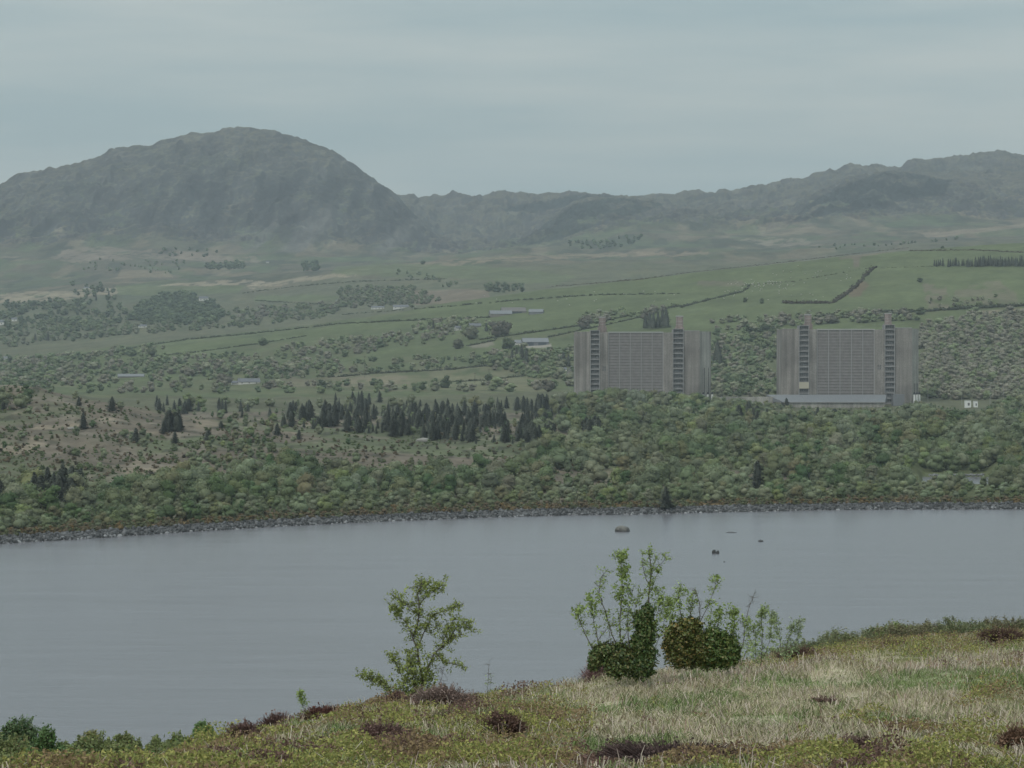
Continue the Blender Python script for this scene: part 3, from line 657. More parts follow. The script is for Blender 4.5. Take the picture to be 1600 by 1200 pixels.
if len(cr_rest):
    o = merged('conifer_wood', K_stuff, cr_rest, cX, cY, cZ, chh, np.tile(KC, (len(cp), 1)) * (0.8 + 0.5 * rng.random((len(cp), 1))), (1.1, 1.4), M_needle)
    tag(o, 'dark conifers crowding the back of the conifer belt', 'conifer wood', kind='stuff')

# ---- heath tufts and shoreline undergrowth
T_tuft = [broadleaf(300 + i, 2, 26, CS2, 0.32, 0.6, 1.7) for i in range(5)]
a, b = strat(-200, 1000, 600, 800, 7, 3.6); X_, Y_, Z_ = pixground(a, b)
nz = fbm(X_ / 20, Y_ / 35, 3, 451)
ok = ~np.isnan(Y_) & (Y_ < 1700) & (Y_ > shore_depth(a) + 20) & (rng.random(len(a)) < 0.25 + 0.5 * (nz > 0.52))
a, X_, Y_, Z_ = a[ok], X_[ok], Y_[ok], Z_[ok]
pal = np.array([(0.10, 0.125, 0.055), (0.13, 0.10, 0.06), (0.085, 0.11, 0.045), (0.07, 0.06, 0.04), (0.16, 0.125, 0.085), (0.12, 0.15, 0.07)])
tcol = pal[rng.choice(6, len(a), p=[.3, .2, .2, .08, .12, .1])]
o = merged('heath_scrub', T_tuft, range(len(a)), X_, Y_, Z_, 0.6 + 1.3 * rng.random(len(a)) ** 2, tcol, (0.9, 1.5))
tag(o, 'low heather and bramble scrub dotted over the brown slope', 'scrub', kind='stuff')
a = rng.uniform(-500, 2100, 2300); Y_ = shore_depth(a) + 7.5 + 18 * rng.random(2300) ** 1.3; X_ = (a - 800) / F * Y_; Z_ = ground(X_, Y_)
pal = np.array([(0.15, 0.115, 0.07), (0.12, 0.13, 0.065), (0.19, 0.135, 0.065), (0.13, 0.12, 0.075), (0.13, 0.145, 0.08)])
o = merged('shore_undergrowth', T_tuft, range(2300), X_, Y_, Z_, 0.8 + 1.2 * rng.random(2300), pal[rng.choice(5, 2300, p=[.25, .25, .12, .2, .18])], (0.9, 1.4))
tag(o, 'rusty bracken and gorse growing along the top of the shore rocks', 'undergrowth', kind='stuff')

# ---- shore rocks
nrk = 9000; A = Acc(); CSV, CSQ = CS2
a = rng.uniform(-560, 2150, nrk); off = rng.random(nrk) * 9 - 1.2; Y_ = shore_depth(a) + off; X_ = (a - 800) / F * Y_; Z_ = ground(X_, Y_)
for i in range(nrk):
    s = 0.25 + 0.5 * rng.random() ** 2.5; V = CSV * s * (0.7 + 0.6 * rng.random(3)) * tint(len(CSV), 0.2, rng)[:, None]
    an = rng.random() * 6.28; ca, sa = math.cos(an), math.sin(an)
    V = np.stack([V[:, 0] * ca - V[:, 1] * sa, V[:, 0] * sa + V[:, 1] * ca, V[:, 2]], 1) + (X_[i], Y_[i], Z_[i] + 0.1 * s)
    g = 0.04 + 0.12 * rng.random() ** 1.6
    if off[i] < 1.6: g = 0.035 if rng.random() < 0.5 else 0.25 * rng.random() + 0.03
    A.add(V, CSQ, np.array([g, g, g * 1.02]))
M_stone = leafmat('stone', 0.85, 0, 0.25)
tag(link('shore_rocks', A.mesh('shore_rocks', M_stone)), 'bank of loose grey rocks lining the far shore of the lake', 'rocks', kind='stuff')
def rock(name, px, py_water, wpx, hpx, label, seed, two=False, tone=(0.13, 0.13, 0.125)):
    g = np.random.default_rng(seed); d = H * F / (py_water - HOR); mpp = d / F; A = Acc(); V, Qd = CS4
    e = empty(name, ((px - 800) * mpp, d, 0), label=label, cat='rock')
    blobs = [(0, 0, wpx * .5, hpx)] if not two else [(-wpx * .26, 0, wpx * .3, hpx), (wpx * .28, 0, wpx * .22, hpx * 0.85), (0, 0, wpx * .48, hpx * .4)]
    for k, (ox, oy, rx, rz) in enumerate(blobs):
        r = 0.8 + 0.45 * g.random(len(V)); V2 = V * r[:, None] * (rx * mpp, rx * mpp * 0.8, rz * mpp) + (ox * mpp, oy, -rz * mpp * .1)
        t_ = np.clip(V2[:, 2:3] / (hpx * mpp), 0, 1); cc = np.array([0.03, 0.03, 0.03]) * (1 - sstep(0.15, 0.4, t_)) + np.array(tone) * sstep(0.15, 0.4, t_)
        A.add(V2, Qd, cc * (0.7 + 0.6 * g.random((len(V), 1))))
    o = link(name, A.mesh(name, M_stone)); 
    o.location = e.location; tag(o, label, 'rock'); bpy.data.objects.remove(e)
    return o
rock('lake_boulder', 972, 830.5, 23, 9.5, 'large pale-topped boulder standing in the lake near the far shore', 3, tone=(0.15, 0.145, 0.13))
rock('lake_rock', 1119, 865, 11, 6, 'dark twin-humped rock in the lake above the tallest saplings', 5, True, (0.05, 0.05, 0.05))
rock('lake_rock', 1189, 846.5, 8, 3, 'tiny low dark rock in the lake, rightmost of the rocks', 6, False, (0.08, 0.08, 0.08))
rock('lake_rock', 1143, 832.5, 17, 1.4, 'flat strip of rock barely above the water', 8, False, (0.10, 0.10, 0.10))
rock('lake_rock', 1132, 878.5, 3, 1.4, 'tiniest speck of rock in the lake, nearest to the viewer', 9, False, (0.10, 0.10, 0.10))
# stone edge of the inlet
A = Acc()
for i in range(300):
    pxx = rng.uniform(1452, 1537); yy = 1330 + rng.normal() * 0.8; xx = (pxx - 800) / F * yy; s = 0.3 + 0.4 * rng.random()
    V = CSV * s * (0.7 + 0.6 * rng.random(3)) + (xx, yy, 0.3 + 0.5 * rng.random()); g = 0.08 + 0.14 * rng.random(); A.add(V, CSQ, np.array([g, g, g]))
tag(link('inlet_stones', A.mesh('inlet_stones', M_stone)), 'pale line of stones along the back of the small dark inlet', 'rocks', kind='stuff')

# ------------------------------------------------------------------ box tools
class MB:
    def __init__(s): s.V = []; s.Q = []
    def box(s, x0, x1, y0, y1, z0, z1):
        n = len(s.V); s.V += [(x0, y0, z0), (x1, y0, z0), (x1, y1, z0), (x0, y1, z0), (x0, y0, z1), (x1, y0, z1), (x1, y1, z1), (x0, y1, z1)]
        s.Q += [[n + a for a in f] for f in ((0, 3, 2, 1), (4, 5, 6, 7), (0, 1, 5, 4), (1, 2, 6, 5), (2, 3, 7, 6), (3, 0, 4, 7))]; return s
    def prism(s, poly, z0, z1):
        n = len(s.V); k = len(poly); s.V += [(x, y, z0) for x, y in poly] + [(x, y, z1) for x, y in poly]
        s.Q += [[n + i, n + (i + 1) % k, n + k + (i + 1) % k, n + k + i] for i in range(k)] + [[n + i for i in range(k)][::-1], [n + k + i for i in range(k)]]; return s
    def cyl(s, x, y, r, z0, z1, k=14, r2=None):
        r2 = r if r2 is None else r2; n = len(s.V)
        for z, rr in ((z0, r), (z1, r2)): s.V += [(x + rr * math.cos(i / k * 6.28318), y + rr * math.sin(i / k * 6.28318), z) for i in range(k)]
        s.Q += [[n + i, n + (i + 1) % k, n + k + (i + 1) % k, n + k + i] for i in range(k)] + [[n + i for i in range(k)][::-1], [n + k + i for i in range(k)]]; return s
    def poly(s, pts, faces): n = len(s.V); s.V += list(pts); s.Q += [[n + i for i in f] for f in faces]; return s
    def build(s, name, mat, parent=None):
        me = bpy.data.meshes.new(name); me.from_pydata(s.V, [], s.Q); me.update(); me.materials.append(mat); return link(name, me, None, parent)
def concrete(name, c, vs=0.5):
    m, t, p = newmat(name); tcn = N(t, 'ShaderNodeTexCoord'); cur = None
    col = N(t, 'ShaderNodeRGB'); col.outputs[0].default_value = (*c, 1); cur = col.outputs[0]
    for sc, rg_, amt in (((0.35, 0.35, 0.012), 1.0, 0.30), ((0.05, 0.05, 0.04), 1.0, 0.36), ((1.6, 1.6, 1.2), 1.0, 0.2)):
        mpn = N(t, 'ShaderNodeMapping'); mpn.inputs['Scale'].default_value = sc; nn = N(t, 'ShaderNodeTexNoise'); nn.inputs['Scale'].default_value = 1; nn.inputs['Detail'].default_value = 5
        t.links.new(tcn.outputs['Object'], mpn.inputs[0]); t.links.new(mpn.outputs[0], nn.inputs['Vector'])
        mr = N(t, 'ShaderNodeMapRange'); mr.inputs['From Min'].default_value = .3; mr.inputs['From Max'].default_value = .7; mr.inputs['To Min'].default_value = 1 - amt; mr.inputs['To Max'].default_value = 1 + amt
        t.links.new(nn.outputs['Fac'], mr.inputs['Value']); mu = N(t, 'ShaderNodeVectorMath', operation='SCALE'); t.links.new(cur, mu.inputs[0]); t.links.new(mr.outputs[0], mu.inputs['Scale']); cur = mu.outputs[0]
    t.links.new(cur, p.inputs['Base Color']); p.inputs['Roughness'].default_value = 0.9; p.inputs['Specular IOR Level'].default_value = 0.2; return m
M_conc = concrete('concrete', (0.222, 0.205, 0.188)); M_conc_l = concrete('concrete_pale', (0.265, 0.25, 0.225)); M_brick = concrete('brick', (0.215, 0.175, 0.160))
M_frame = flatmat('frame_grey', (0.28, 0.275, 0.27), var=0.12); M_glass = flatmat('dark_glazing', (0.12, 0.118, 0.118), rough=0.5, var=0.4, scale=0.8, spec=0.5)
M_span = flatmat('spandrel', (0.20, 0.195, 0.19), var=0.2, scale=0.5); M_cap = flatmat('roof_pale', (0.36, 0.355, 0.34), var=0.1)
M_louv = flatmat('louvre_concrete', (0.245, 0.228, 0.218), var=0.15, scale=0.3); M_louvb = flatmat('louvre_back', (0.205, 0.190, 0.182), var=0.2, scale=0.3); M_mull = flatmat('mullion', (0.32, 0.31, 0.305), var=0.08)
M_white = flatmat('white_paint', (0.7, 0.7, 0.68), var=0.06); M_black = flatmat('black_metal', (0.03, 0.03, 0.032), var=0.2); M_cream = flatmat('cream_panel', (0.42, 0.385, 0.30), var=0.04)
M_sheet = flatmat('grey_roof_sheet', (0.165, 0.17, 0.178), var=0.1, scale=0.3, stretch=(3, 0.3, 1), rough=0.6)

PXM = 2230 / F
def reactor(px_left, top_py, label, L, first):
    """L: photo column offsets from the left edge: stair1 l/r, centre l/r, stair2 l/r, front right, side right"""
    s1a, s1b, ca, cb, s2a, s2b, fr, sr = [v * PXM for v in L]
    x0 = (px_left - 800) * PXM; zb = 11.0; d = 2230.0
    top = H + (HOR - top_py) * PXM - zb
    e = empty('reactor_building', (x0, d, zb), label=label, cat='building', group=None)
    wl = s1a; wr = sr - fr; dp = 58
    body = MB()
    # massing: recessed left chamfer, piers, right wing; butted end to end
    body.prism([(0, wl * 1.3), (s1a - .0, 0), (s1a, dp), (0, dp)], 0, top)                       # left wing with receding face
    body.build('left_wing', M_conc, e)
    b = MB()
    for k in range(9):
        t0 = (k + .5) / 9; b.prism([(wl * t0 - .18, wl * 1.3 * (1 - t0) - .0), (wl * t0 + .18, wl * 1.3 * (1 - t0) - .46), (wl * t0 + .18, wl * 1.3 * (1 - t0) + .3), (wl * t0 - .18, wl * 1.3 * (1 - t0) + .6)], 0, top - 1.2)
    b.build('wall_rib', M_conc, e)
    body = MB(); body.box(s1b, ca - .3, -.8, dp, 0, top); body.build('left_pier', M_conc, e)
    body = MB(); body.box(ca - .3, cb + .3, 1.1, dp, 0, top - .6); body.build('hall', M_louvb, e)
    body = MB(); body.box(cb + .3, s2a, -.4, dp, 0, top - .2); body.build('right_pier', M_conc, e)
    body = MB(); body.box(s2b, fr, 0, dp, 0, top + 0.8)
    body.build('right_wing', M_conc, e)
    body = MB(); body.prism([(fr, .05), (sr, wr * 1.5), (sr, dp - .1), (fr, dp - .1)], 0, top + 0.6); body.build('side_wing', M_conc_l, e)
    b = MB()
    for k in range(7):
        xx = s2b + (fr - s2b) * (k + .5) / 7; b.box(xx - .12, xx + .12, -.22, -.002, 0, top - .4)
    b.build('wall_rib', M_conc, e)
    b = MB()
    for k in range(3):
        xx = s1b + (ca - s1b) * (k + .7) / 3.4; b.box(xx - .12, xx + .12, -1.02, -.802, 0, top - .8)
    b.build('wall_rib', M_conc_l, e)
    # copings
    b = MB(); b.box(ca - .25, cb + .25, .3, 3.5, top - .55, top + .35); b.build('coping', M_cap, e)
    b = MB(); b.prism([(0, wl * 1.3 - .3), (s1a, -.3), (s1a, 2), (2.0, wl * 1.3)], top + .003, top + .5); b.build('coping', M_conc_l, e)
    b = MB(); b.box(s2b, fr, -.25, 1.2, top + .803, top + 1.3); b.build('coping', M_mull, e)
    # louvred bays
    nb = 5; bw = (cb - ca) / nb
    for k in range(nb):
        xa = ca + k * bw; L_ = MB(); rows = 26
        for r_ in range(rows):
            z = 1 + (top - 2) * r_ / rows; L_.poly([(xa + .35, .35, z), (xa + bw - .35, .35, z), (xa + bw - .35, 1.05, z + 1.5), (xa + .35, 1.05, z + 1.5), (xa + .35, 1.05, z), (xa + bw - .35, 1.05, z), (xa + .35, .6, z + 1.45), (xa + bw - .35, .6, z + 1.45)],
                                                    [(0, 1, 5, 4), (0, 6, 7, 1), (6, 3, 2, 7)])
        for r_ in range(1, 5):
            xx = xa + bw * r_ / 5; L_.box(xx - .13, xx + .13, .12, .33, 1, top - 1)
        L_.build('louvre_panel', M_louv, e)
    for k in range(nb + 1):
        xx = ca + k * bw; b = MB(); b.box(xx - .28, xx + .28, -.15, .95, 0, top - .55); b.build('mullion', M_mull, e)
    # stair towers
    for (a0, a1, extra) in ((s1a, s1b, 1.6 if first else 3.0), (s2a, s2b, 2.6 if first else 3.6)):
        ttop = top + extra; wdt = a1 - a0
        b = MB(); b.box(a0 + .01, a1 - .01, 0.4, 14, 0, ttop - .3); b.build('stair_shaft', M_span, e)
        nlv = 16; lh = ttop / nlv
        fm_ = MB()
        for xx in (a0 + .01, a1 - .46): fm_.box(xx, xx + .45, -1.3, .398, 0, ttop)
        fm_.build('stair_frame', M_frame, e)
        for k in range(nlv + 1):
            z = k * lh; f2 = MB(); th = .75 if k == 8 else .38
            f2.box(a0 + .463, a1 - .463, -1.2, .398, min(z, ttop - .4), min(z, ttop - .4) + th); f2.build('floor_slab', M_frame, e)
        for k in range(nlv):
            z = k * lh
            if k == 4 and not first and a0 == s1a:
                b = MB(); b.box(a0 + .2, a1 - .2, -1.5, -1.31, z - .1, z + lh + .8); b.build('cover_panel', M_cream, e)
            for_h = lh * 0.38
            wn = MB(); wn.box(a0 + .7, a1 - .7, .2, .397, z + lh * .42, z + lh * .42 + for_h); wobj = wn.build('window', M_glass, e)
            bb = MB()
            for r_ in (1, 2, 3): xx = a0 + .7 + (wdt - 1.4) * r_ / 4; bb.box(xx - .1, xx + .1, .05, .198, z + lh * .42, z + lh * .8)
            bb.build('glazing_bar', M_frame, wobj)
    # stacks
    for (xa, xb, tp_) in (((s1b - .2, s1b + 5.0, 494.5) if first else (s1b - 1.6, s1b + 3.4, 490.5), (s2a + 3.6, s2b + .5, 493) if first else (s2a + 2.4, s2b - .6, 488.5))):
        zt = H + (HOR - tp_) * PXM - zb
        b = MB(); b.box(xa - .8, xb + .8, 14.1, 20, top, top + 4.2); b.box(xa, xb, 14.5, 19.5, top + 4.2, zt - .8)
        so_ = b.build('stack', M_brick, e)
        c = MB(); c.box(xa - .15, xb + .15, 14.2, 19.8, zt - .797, zt); c.build('cap', M_cap, so_)
        c = MB()
        for zz in (top + 6, top + 8.2): c.box(xa - .05, xb + .05, 14.4, 14.497, zz, zz + .35)
        c.build('band', M_conc_l, so_)
    # small dark openings
    wx = (s1b + ca) / 2 if first else (cb + s2a) / 2; yy = -.85 if first else -.45
    zt = top * 0.5
    for dx in (-.9, .7):
        for dz in (0, 2.0):
            b = MB(); b.box(wx + dx - .5, wx + dx + .6, yy - .12, yy - .01, zt + dz, zt + dz + 1.5); b.build('window', M_glass, e)
    for (p0, p1, yy) in ((s1b + .6, ca - .8, -.84), (cb + .8, s2a - .5, -.44)):
        b = MB(); b.box(p0, p1, yy - .1, yy, 8, 10.4); b.build('opening', M_glass, e)
    # white vessels with black caps and pipes
    for k in range(3):
        xx = fr + (sr - fr) * (0.3 + .38 * k) - (0 if first else .4); yv = wr * 1.5 * (0.3 + .38 * k) - 5.5
        v = MB(); v.cyl(xx, yv, .75, 0, 11.5); vo = v.build('vessel', M_white, e)
        c = MB(); c.cyl(xx, yv, .95, 11.503, 13.2, r2=.6); c.build('cap', M_black, vo)
    for k in range(2):
        xx = fr + (sr - fr) * (.42 + .36 * k); c = MB(); c.cyl(xx, wr * 1.5 * (.42 + .36 * k) - .6, .16, 0, 32 if first else 20, 8); c.build('pipe', M_black, e)
    return e
reactor(899, 519, 'left of the two tall grey concrete blocks, ribbed centre and two brick stacks', (23, 38, 52, 137, 152, 169, 194, 214), True)
reactor(1224, 514.5, 'right of the two tall grey concrete blocks, cream panel on its left stair tower', (24, 40, 53, 142, 158, 174, 201, 214), False)
# low grey hall in front of the right block
e = empty('low_hall', ((1200 - 800) * 2200 / F, 2190, 11), label='long low grey hall with sloping roof in front of the right concrete block', cat='building')
k = 2190 / F
yt = H + (HOR - 617.5) * k - 11; ye = H + (HOR - 629) * k - 11
w1 = 180 * k; b = MB(); b.box(24 * k, w1, 0.6, 30, 0, ye); b.build('wall', M_conc_l, e)
b = MB(); b.poly([(22 * k, 0, ye + .4), (w1 + 0.5, 0, ye + .4), (190 * k, 24, yt), (0 * k, 24, yt), (22 * k, 0, ye), (w1 + .5, 0, ye), (190 * k, 24, ye), (0, 24, ye)], [(0, 1, 2, 3), (4, 5, 1, 0), (1, 5, 6, 2), (0, 3, 7, 4), (3, 2, 6, 7), (7, 6, 5, 4)]); b.build('roof', M_sheet, e)
b = MB(); b.box(22 * k, w1 + .6, -.35, -.01, ye - .1, ye + .5); b.build('gutter', M_frame, e)
b = MB(); b.box(199 * k, 217 * k, 20, 30, 0, yt + .3); b.build('annexe', M_sheet, e)
# long pale fence wall left of the hall
e = empty('site_wall', ((1120 - 800) * 2200 / F, 2205, 12), label='low pale wall running between the two concrete blocks', cat='wall')
b = MB(); b.box(0, 45, 0, .4, 0, H + (HOR - 620) * 2205 / F - 12); b.build('wall', M_conc_l, e)
b = MB()
for q in range(12): b.box(q * 4, q * 4 + .3, -.15, -.005, 0, H + (HOR - 619) * 2205 / F - 12)
b.build('post', M_frame, e)

# ------------------------------------------------------------------ farms and cottages
M_slate = flatmat('slate', (0.13, 0.135, 0.145), var=0.15, scale=0.6); M_render = flatmat('white_render', (0.62, 0.6, 0.56), var=0.08); M_stonew = flatmat('stone_wall', (0.2, 0.185, 0.165), var=0.25, scale=1.0)
M_blue = flatmat('dark_doorway', (0.07, 0.085, 0.10), var=0.2)
def gable(px, py, wpx, hpx, deep, label, wall=M_render, roof=M_slate, rz=0.0, eave=0.5, chim=0, doors=0, wins=0, name='farmhouse', cat='house', nm=880):
    Xg, Yg, Zg_ = pixground([px], [py], nm)
    if np.isnan(Yg[0]): return None
    mpp = Yg[0] / F; W = wpx * mpp; Ht = hpx * mpp; he = Ht * eave
    e = empty(name, (Xg[0], Yg[0] + deep / 2, Zg_[0] - .3), rz, label=label, cat=cat)
    x0, x1, y0, y1 = -W / 2, W / 2, -deep / 2, deep / 2
    b = MB(); b.poly([(x0, y0, -3), (x1, y0, -3), (x1, y1, -3), (x0, y1, -3), (x0, y0, he), (x1, y0, he), (x1, y1, he), (x0, y1, he), (x0, 0, Ht), (x1, 0, Ht)],
                     [(0, 1, 5, 4), (2, 3, 7, 6), (1, 2, 6, 9, 5), (3, 0, 4, 8, 7), (4, 5, 9, 8), (6, 7, 8, 9)]); b.build('wall', wall, e)
    o_ = .4; tk = .25; b = MB()
    for s in (-1, 1):
        yo = s * (deep / 2 + o_); zo = he - (Ht - he) / (deep / 2) * o_
        P = [(x0 - o_, yo, zo + .02), (x1 + o_, yo, zo + .02), (x1 + o_, 0, Ht + .02), (x0 - o_, 0, Ht + .02)]
        P += [(a, b_, c + tk) for a, b_, c in P]; b.poly(P, [(0, 3, 2, 1), (4, 5, 6, 7), (0, 1, 5, 4), (1, 2, 6, 5), (3, 0, 4, 7)])
    rf = b.build('roof', roof, e)
    for k in range(chim):
        b = MB(); cx = x0 + 1 + (W - 2) * k / max(1, chim - 1) if chim > 1 else x1 - 1; b.box(cx - .5, cx + .5, -.4, .4, Ht - .3, Ht + 1.2); b.build('chimney', M_stonew, rf)
    for k in range(doors):
        cx = x0 + W * (k + .5) / doors; b = MB(); b.box(cx - W * .32 / doors, cx + W * .32 / doors, y0 - .08, y0 - .01, 0, he * .85); b.build('doorway', M_blue, e)
    for k in range(wins):
        cx = x0 + W * (k + .5) / wins; b = MB(); b.box(cx - .6, cx + .6, y0 - .08, y0 - .01, he * .35, he * .75); b.build('window', M_glass, e)
    return e
gable(836, 540, 40, 12, 16, 'long grey-roofed barn with dark openings below the upper farm', M_sheet, M_sheet, 0.12, .5, doors=2, name='barn', cat='barn')
gable(815, 540, 22, 9, 12, 'lower pale lean-to shed at the left end of the long barn', M_render, M_sheet, 0.1, .5, name='barn', cat='barn')
gable(782, 494, 34, 9, 14, 'lower grey-roofed barn at the left of the upper farm', M_stonew, M_sheet, 0.15, .45, name='barn', cat='barn')
gable(802, 490, 38, 10, 14, 'stone barn with broad pale roof in the upper farm', M_stonew, flatmat('weathered_sheet', (0.14, 0.13, 0.122), var=0.15, scale=.4), 0.15, .4, doors=1, name='barn', cat='barn')
gable(838, 491, 22, 8, 14, 'small rounded grey shed at the right of the upper farm', M_sheet, M_sheet, -.1, .5, name='barn', cat='barn')
gable(590, 483, 20, 5, 8, 'long white farmhouse behind the field crest, left one of the pair', M_render, M_slate, .05, .62, wins=4, chim=1)
gable(626, 482, 24, 6, 8, 'grey-roofed white cottage behind the field crest, right one of the pair', M_render, M_slate, .05, .5, wins=3, chim=2)
gable(204, 590, 40, 6, 8, 'low grey-roofed sheds in the valley above the tall crest conifer', M_stonew, M_sheet, .02, .4, name='shed', cat='shed', nm=1900)
gable(388, 600, 34, 9, 9, 'dark-roofed valley farmhouse with white gable wall', M_render, M_slate, .2, .45, wins=3, chim=2, nm=1900)
gable(368, 601, 14, 6, 7, 'small white outbuilding beside the dark-roofed valley farmhouse', M_render, M_slate, .2, .55, nm=1900, name='shed', cat='shed')
gable(318, 470, 14, 7, 8, 'white cottage at the right top of the dark rounded wood', M_render, M_slate, .2, .6, wins=3, chim=1)
gable(222, 512, 13, 5, 7, 'tiny white cottage below the dark rounded wood', M_render, M_slate, .1, .6, wins=2)
gable(22, 502, 8, 6, 7, 'small bright white cottage near the left edge', M_render, M_slate, .1, .6, wins=1)
gable(2, 508, 8, 8, 7, 'white cottage cut by the left edge', M_render, M_slate, .1, .6, wins=1)
gable(716, 516, 11, 7, 7, 'narrow white cottage among trees left of the upper farm', M_render, M_slate, .4, .6, wins=1, chim=1)
gable(742, 512, 18, 7, 8, 'slate-roofed cottage just left of the upper farm', M_stonew, M_slate, .1, .5, wins=2, chim=1)
gable(879, 580, 12, 6, 7, 'white house partly behind trees left of the left concrete block', M_render, M_slate, .1, .6, wins=2, nm=2000)
gable(893, 586, 16, 14, 7, 'pale gabled shed touching the left concrete block in view', M_conc_l, M_sheet, 1.4, .4, nm=2000, name='shed', cat='shed')
gable(137, 452, 12, 4, 7, 'faint white cottage in the straw-coloured fields', M_render, M_slate, .1, .6, wins=1)
gable(7, 562, 8, 5, 6, 'small pale shed low at the left edge', M_render, M_sheet, .1, .6, name='shed', cat='shed', nm=1900)
gable(418, 411, 5, 3, 7, 'white speck of a cottage at the foot of the big mountain', M_render, M_slate, .1, .6)
gable(528, 471, 6, 3, 6, 'tiny roof in the fields left of the pair of farmhouses', M_render, M_slate, .1, .6)
# site cabins and lamp posts on the right
for (px, wpx, hpx, lb) in ((1513, 9, 9, 'white boxy site cabin on the right skyline of the wood, left one'), (1525, 6, 8, 'white boxy site cabin on the right skyline of the wood, right one')):
    d = 2170; mpp = d / F; e = empty('site_cabin', ((px - 800) * mpp, d, H + (HOR - 640) * mpp), label=lb, cat='cabin'); W = wpx * mpp; Ht = (hpx + 5) * mpp
    b = MB(); b.box(-W / 2, W / 2, 0, 5, 0, Ht); b.build('wall', M_white, e); b = MB(); b.box(-W / 2 - .2, W / 2 + .2, -.2, 5.2, Ht + .003, Ht + .3); b.build('roof', M_cap, e)
    b = MB(); b.box(-W * .1, W * .25, -.08, -.005, Ht * .45, Ht * .75); b.build('window', M_glass, e)
def lamp(px, py, ptop, label, arm=1):
    d = 2210; mpp = d / F; z0 = H + (HOR - py) * mpp; hh = (py - ptop) * mpp; e = empty('lamp_post', ((px - 800) * mpp, d, z0), label=label, cat='lamp post', group='lamp posts beside the works')
    b = MB(); b.cyl(0, 0, .14, 0, hh, 8, .09); b.build('pole', M_frame, e); b = MB(); b.box(0, 1.6 * arm, -.06, .06, hh + .003, hh + .12) if arm > 0 else b.box(1.6 * arm, 0, -.06, .06, hh + .003, hh + .12); b.build('arm', M_frame, e)
    b = MB(); b.box(1.2 * arm - .5, 1.2 * arm + .5, -.25, .25, hh - .15, hh - .003); b.build('lamp_head', M_cap, e)
for (px, pt, a, lb) in ((1450, 600, -1, 'tall lamp post just right of the right concrete block'), (1547, 598, 1, 'lamp post left of three on the right skyline'), (1568, 600, 1, 'middle lamp post of three on the right skyline'), (1592, 596, -1, 'rightmost lamp post on the right skyline'), (1503, 606, 1, 'slim lamp post beside the white cabins'), (1221, 606, 1, 'short lamp post at the left corner of the right concrete block')):
    lamp(px, 640, pt, lb, a)
def pole(px, py, hpx, label):
    X_, Y_, Z_ = pixground([px], [py], 2000)
    if np.isnan(Y_[0]): return
    e = empty('utility_pole', (X_[0], Y_[0], Z_[0]), label=label, cat='pole', group='wooden poles in the valley'); hh = hpx * Y_[0] / F
    b = MB(); b.cyl(0, 0, .22, -.5, hh, 7, .14); b.build('post', M_bark, e); b = MB(); b.box(-1.2, 1.2, -.12, -.0, hh - 1.2, hh - .9); b.build('crossarm', M_bark, e)
pole(764, 594, 18, 'thin pole in the damp field left of the left concrete block'); pole(742, 598, 16, 'thin pole left of the reddish tree'); pole(570, 590, 34, 'tallest pole in the valley meadows'); pole(1166, 600, 16, 'pole between the two concrete blocks')

# ------------------------------------------------------------------ hedges, walls, far trees
T_bit = [broadleaf(330 + i, 1, 14, CS2, 0.45, 0.2, 1.4) for i in range(4)]
def hedge(pl, hh, label, col, name='hedge', cat='hedge', step=2.4, gap=0.0, d0=2300, wid=1.0):
    A = Acc(); pts_ = []
    for (x1, y1), (x2, y2) in zip(pl[:-1], pl[1:]):
        k = max(2, int(abs(x2 - x1) / step)); 
        for i in range(k): t_ = i / k; pts_.append((x1 + (x2 - x1) * t_, y1 + (y2 - y1) * t_))
    a = np.array(pts_); a[:, 1] += rng.normal(size=len(a)) * .25
    X_, Y_, Z_ = pixground(a[:, 0], a[:, 1], d0)
    okk = ~np.isnan(Y_) & (rng.random(len(a)) >= gap)
    for x, y, z in zip(X_[okk], Y_[okk], Z_[okk]):
        V, Qd, Cc = T_bit[int(rng.integers(4))]; s = hh * (.6 + .8 * rng.random()); A.add(V * (s * 1.4 * wid, s * wid, s) + (x, y, z - .3), Qd, Cc * col * (.8 + .4 * rng.random()))
    if A.n: tag(link(name, A.mesh(name, M_leaf)), label, cat, 'field boundaries on the green hillside')
DH = c3(0.06, 0.07, 0.042); BH = c3(0.10, 0.08, 0.06)
hedge([(853, 449), (1000, 437), (1066, 427), (1190, 414), (1300, 401), (1420, 387)], 2.0, 'long thin dark wall line along the crest of the green hill', BH)
hedge([(1420, 392), (1520, 391), (1600, 395)], 2.0, 'dark wall line at the far right of the hilltop', BH)
hedge([(533, 506), (640, 501), (766, 496)], 2.6, 'dark hedge line left of the upper farm', DH)
hedge([(750, 531), (830, 520), (900, 510), (990, 492), (1066, 478)], 2.6, 'hedge running up from the long barn to the right', DH)
hedge([(858, 527), (950, 507), (1020, 492)], 2.2, 'second hedge above the left concrete block', DH)
hedge([(533, 492), (700, 479), (800, 470), (933, 461), (1066, 459)], 2.4, 'broken rough hedge across the upper pasture', DH, gap=.3)
hedge([(1066, 480), (1110, 468), (1160, 456), (1174, 447)], 3.0, 'hedge climbing the hill between the two blocks', DH, gap=.15)
hedge([(1226, 474), (1300, 474), (1322, 460), (1345, 440), (1352, 430), (1366, 418)], 3.6, 'thick gorse line climbing above the right concrete block', c3(0.07, 0.06, 0.04), step=1.6)
hedge([(1160, 446), (1240, 440), (1350, 420), (1460, 416)], 1.4, 'faint hedge across the sheep pasture', OLIVE * .8, gap=.4)
hedge([(1280, 494), (1360, 490), (1440, 487), (1520, 482), (1600, 478)], 4.0, 'bushy hedge behind the right concrete block', DH)
hedge([(110, 558), (200, 545), (290, 531), (400, 521), (533, 506)], 2.6, 'hedge along the left field crest', DH, gap=.1)
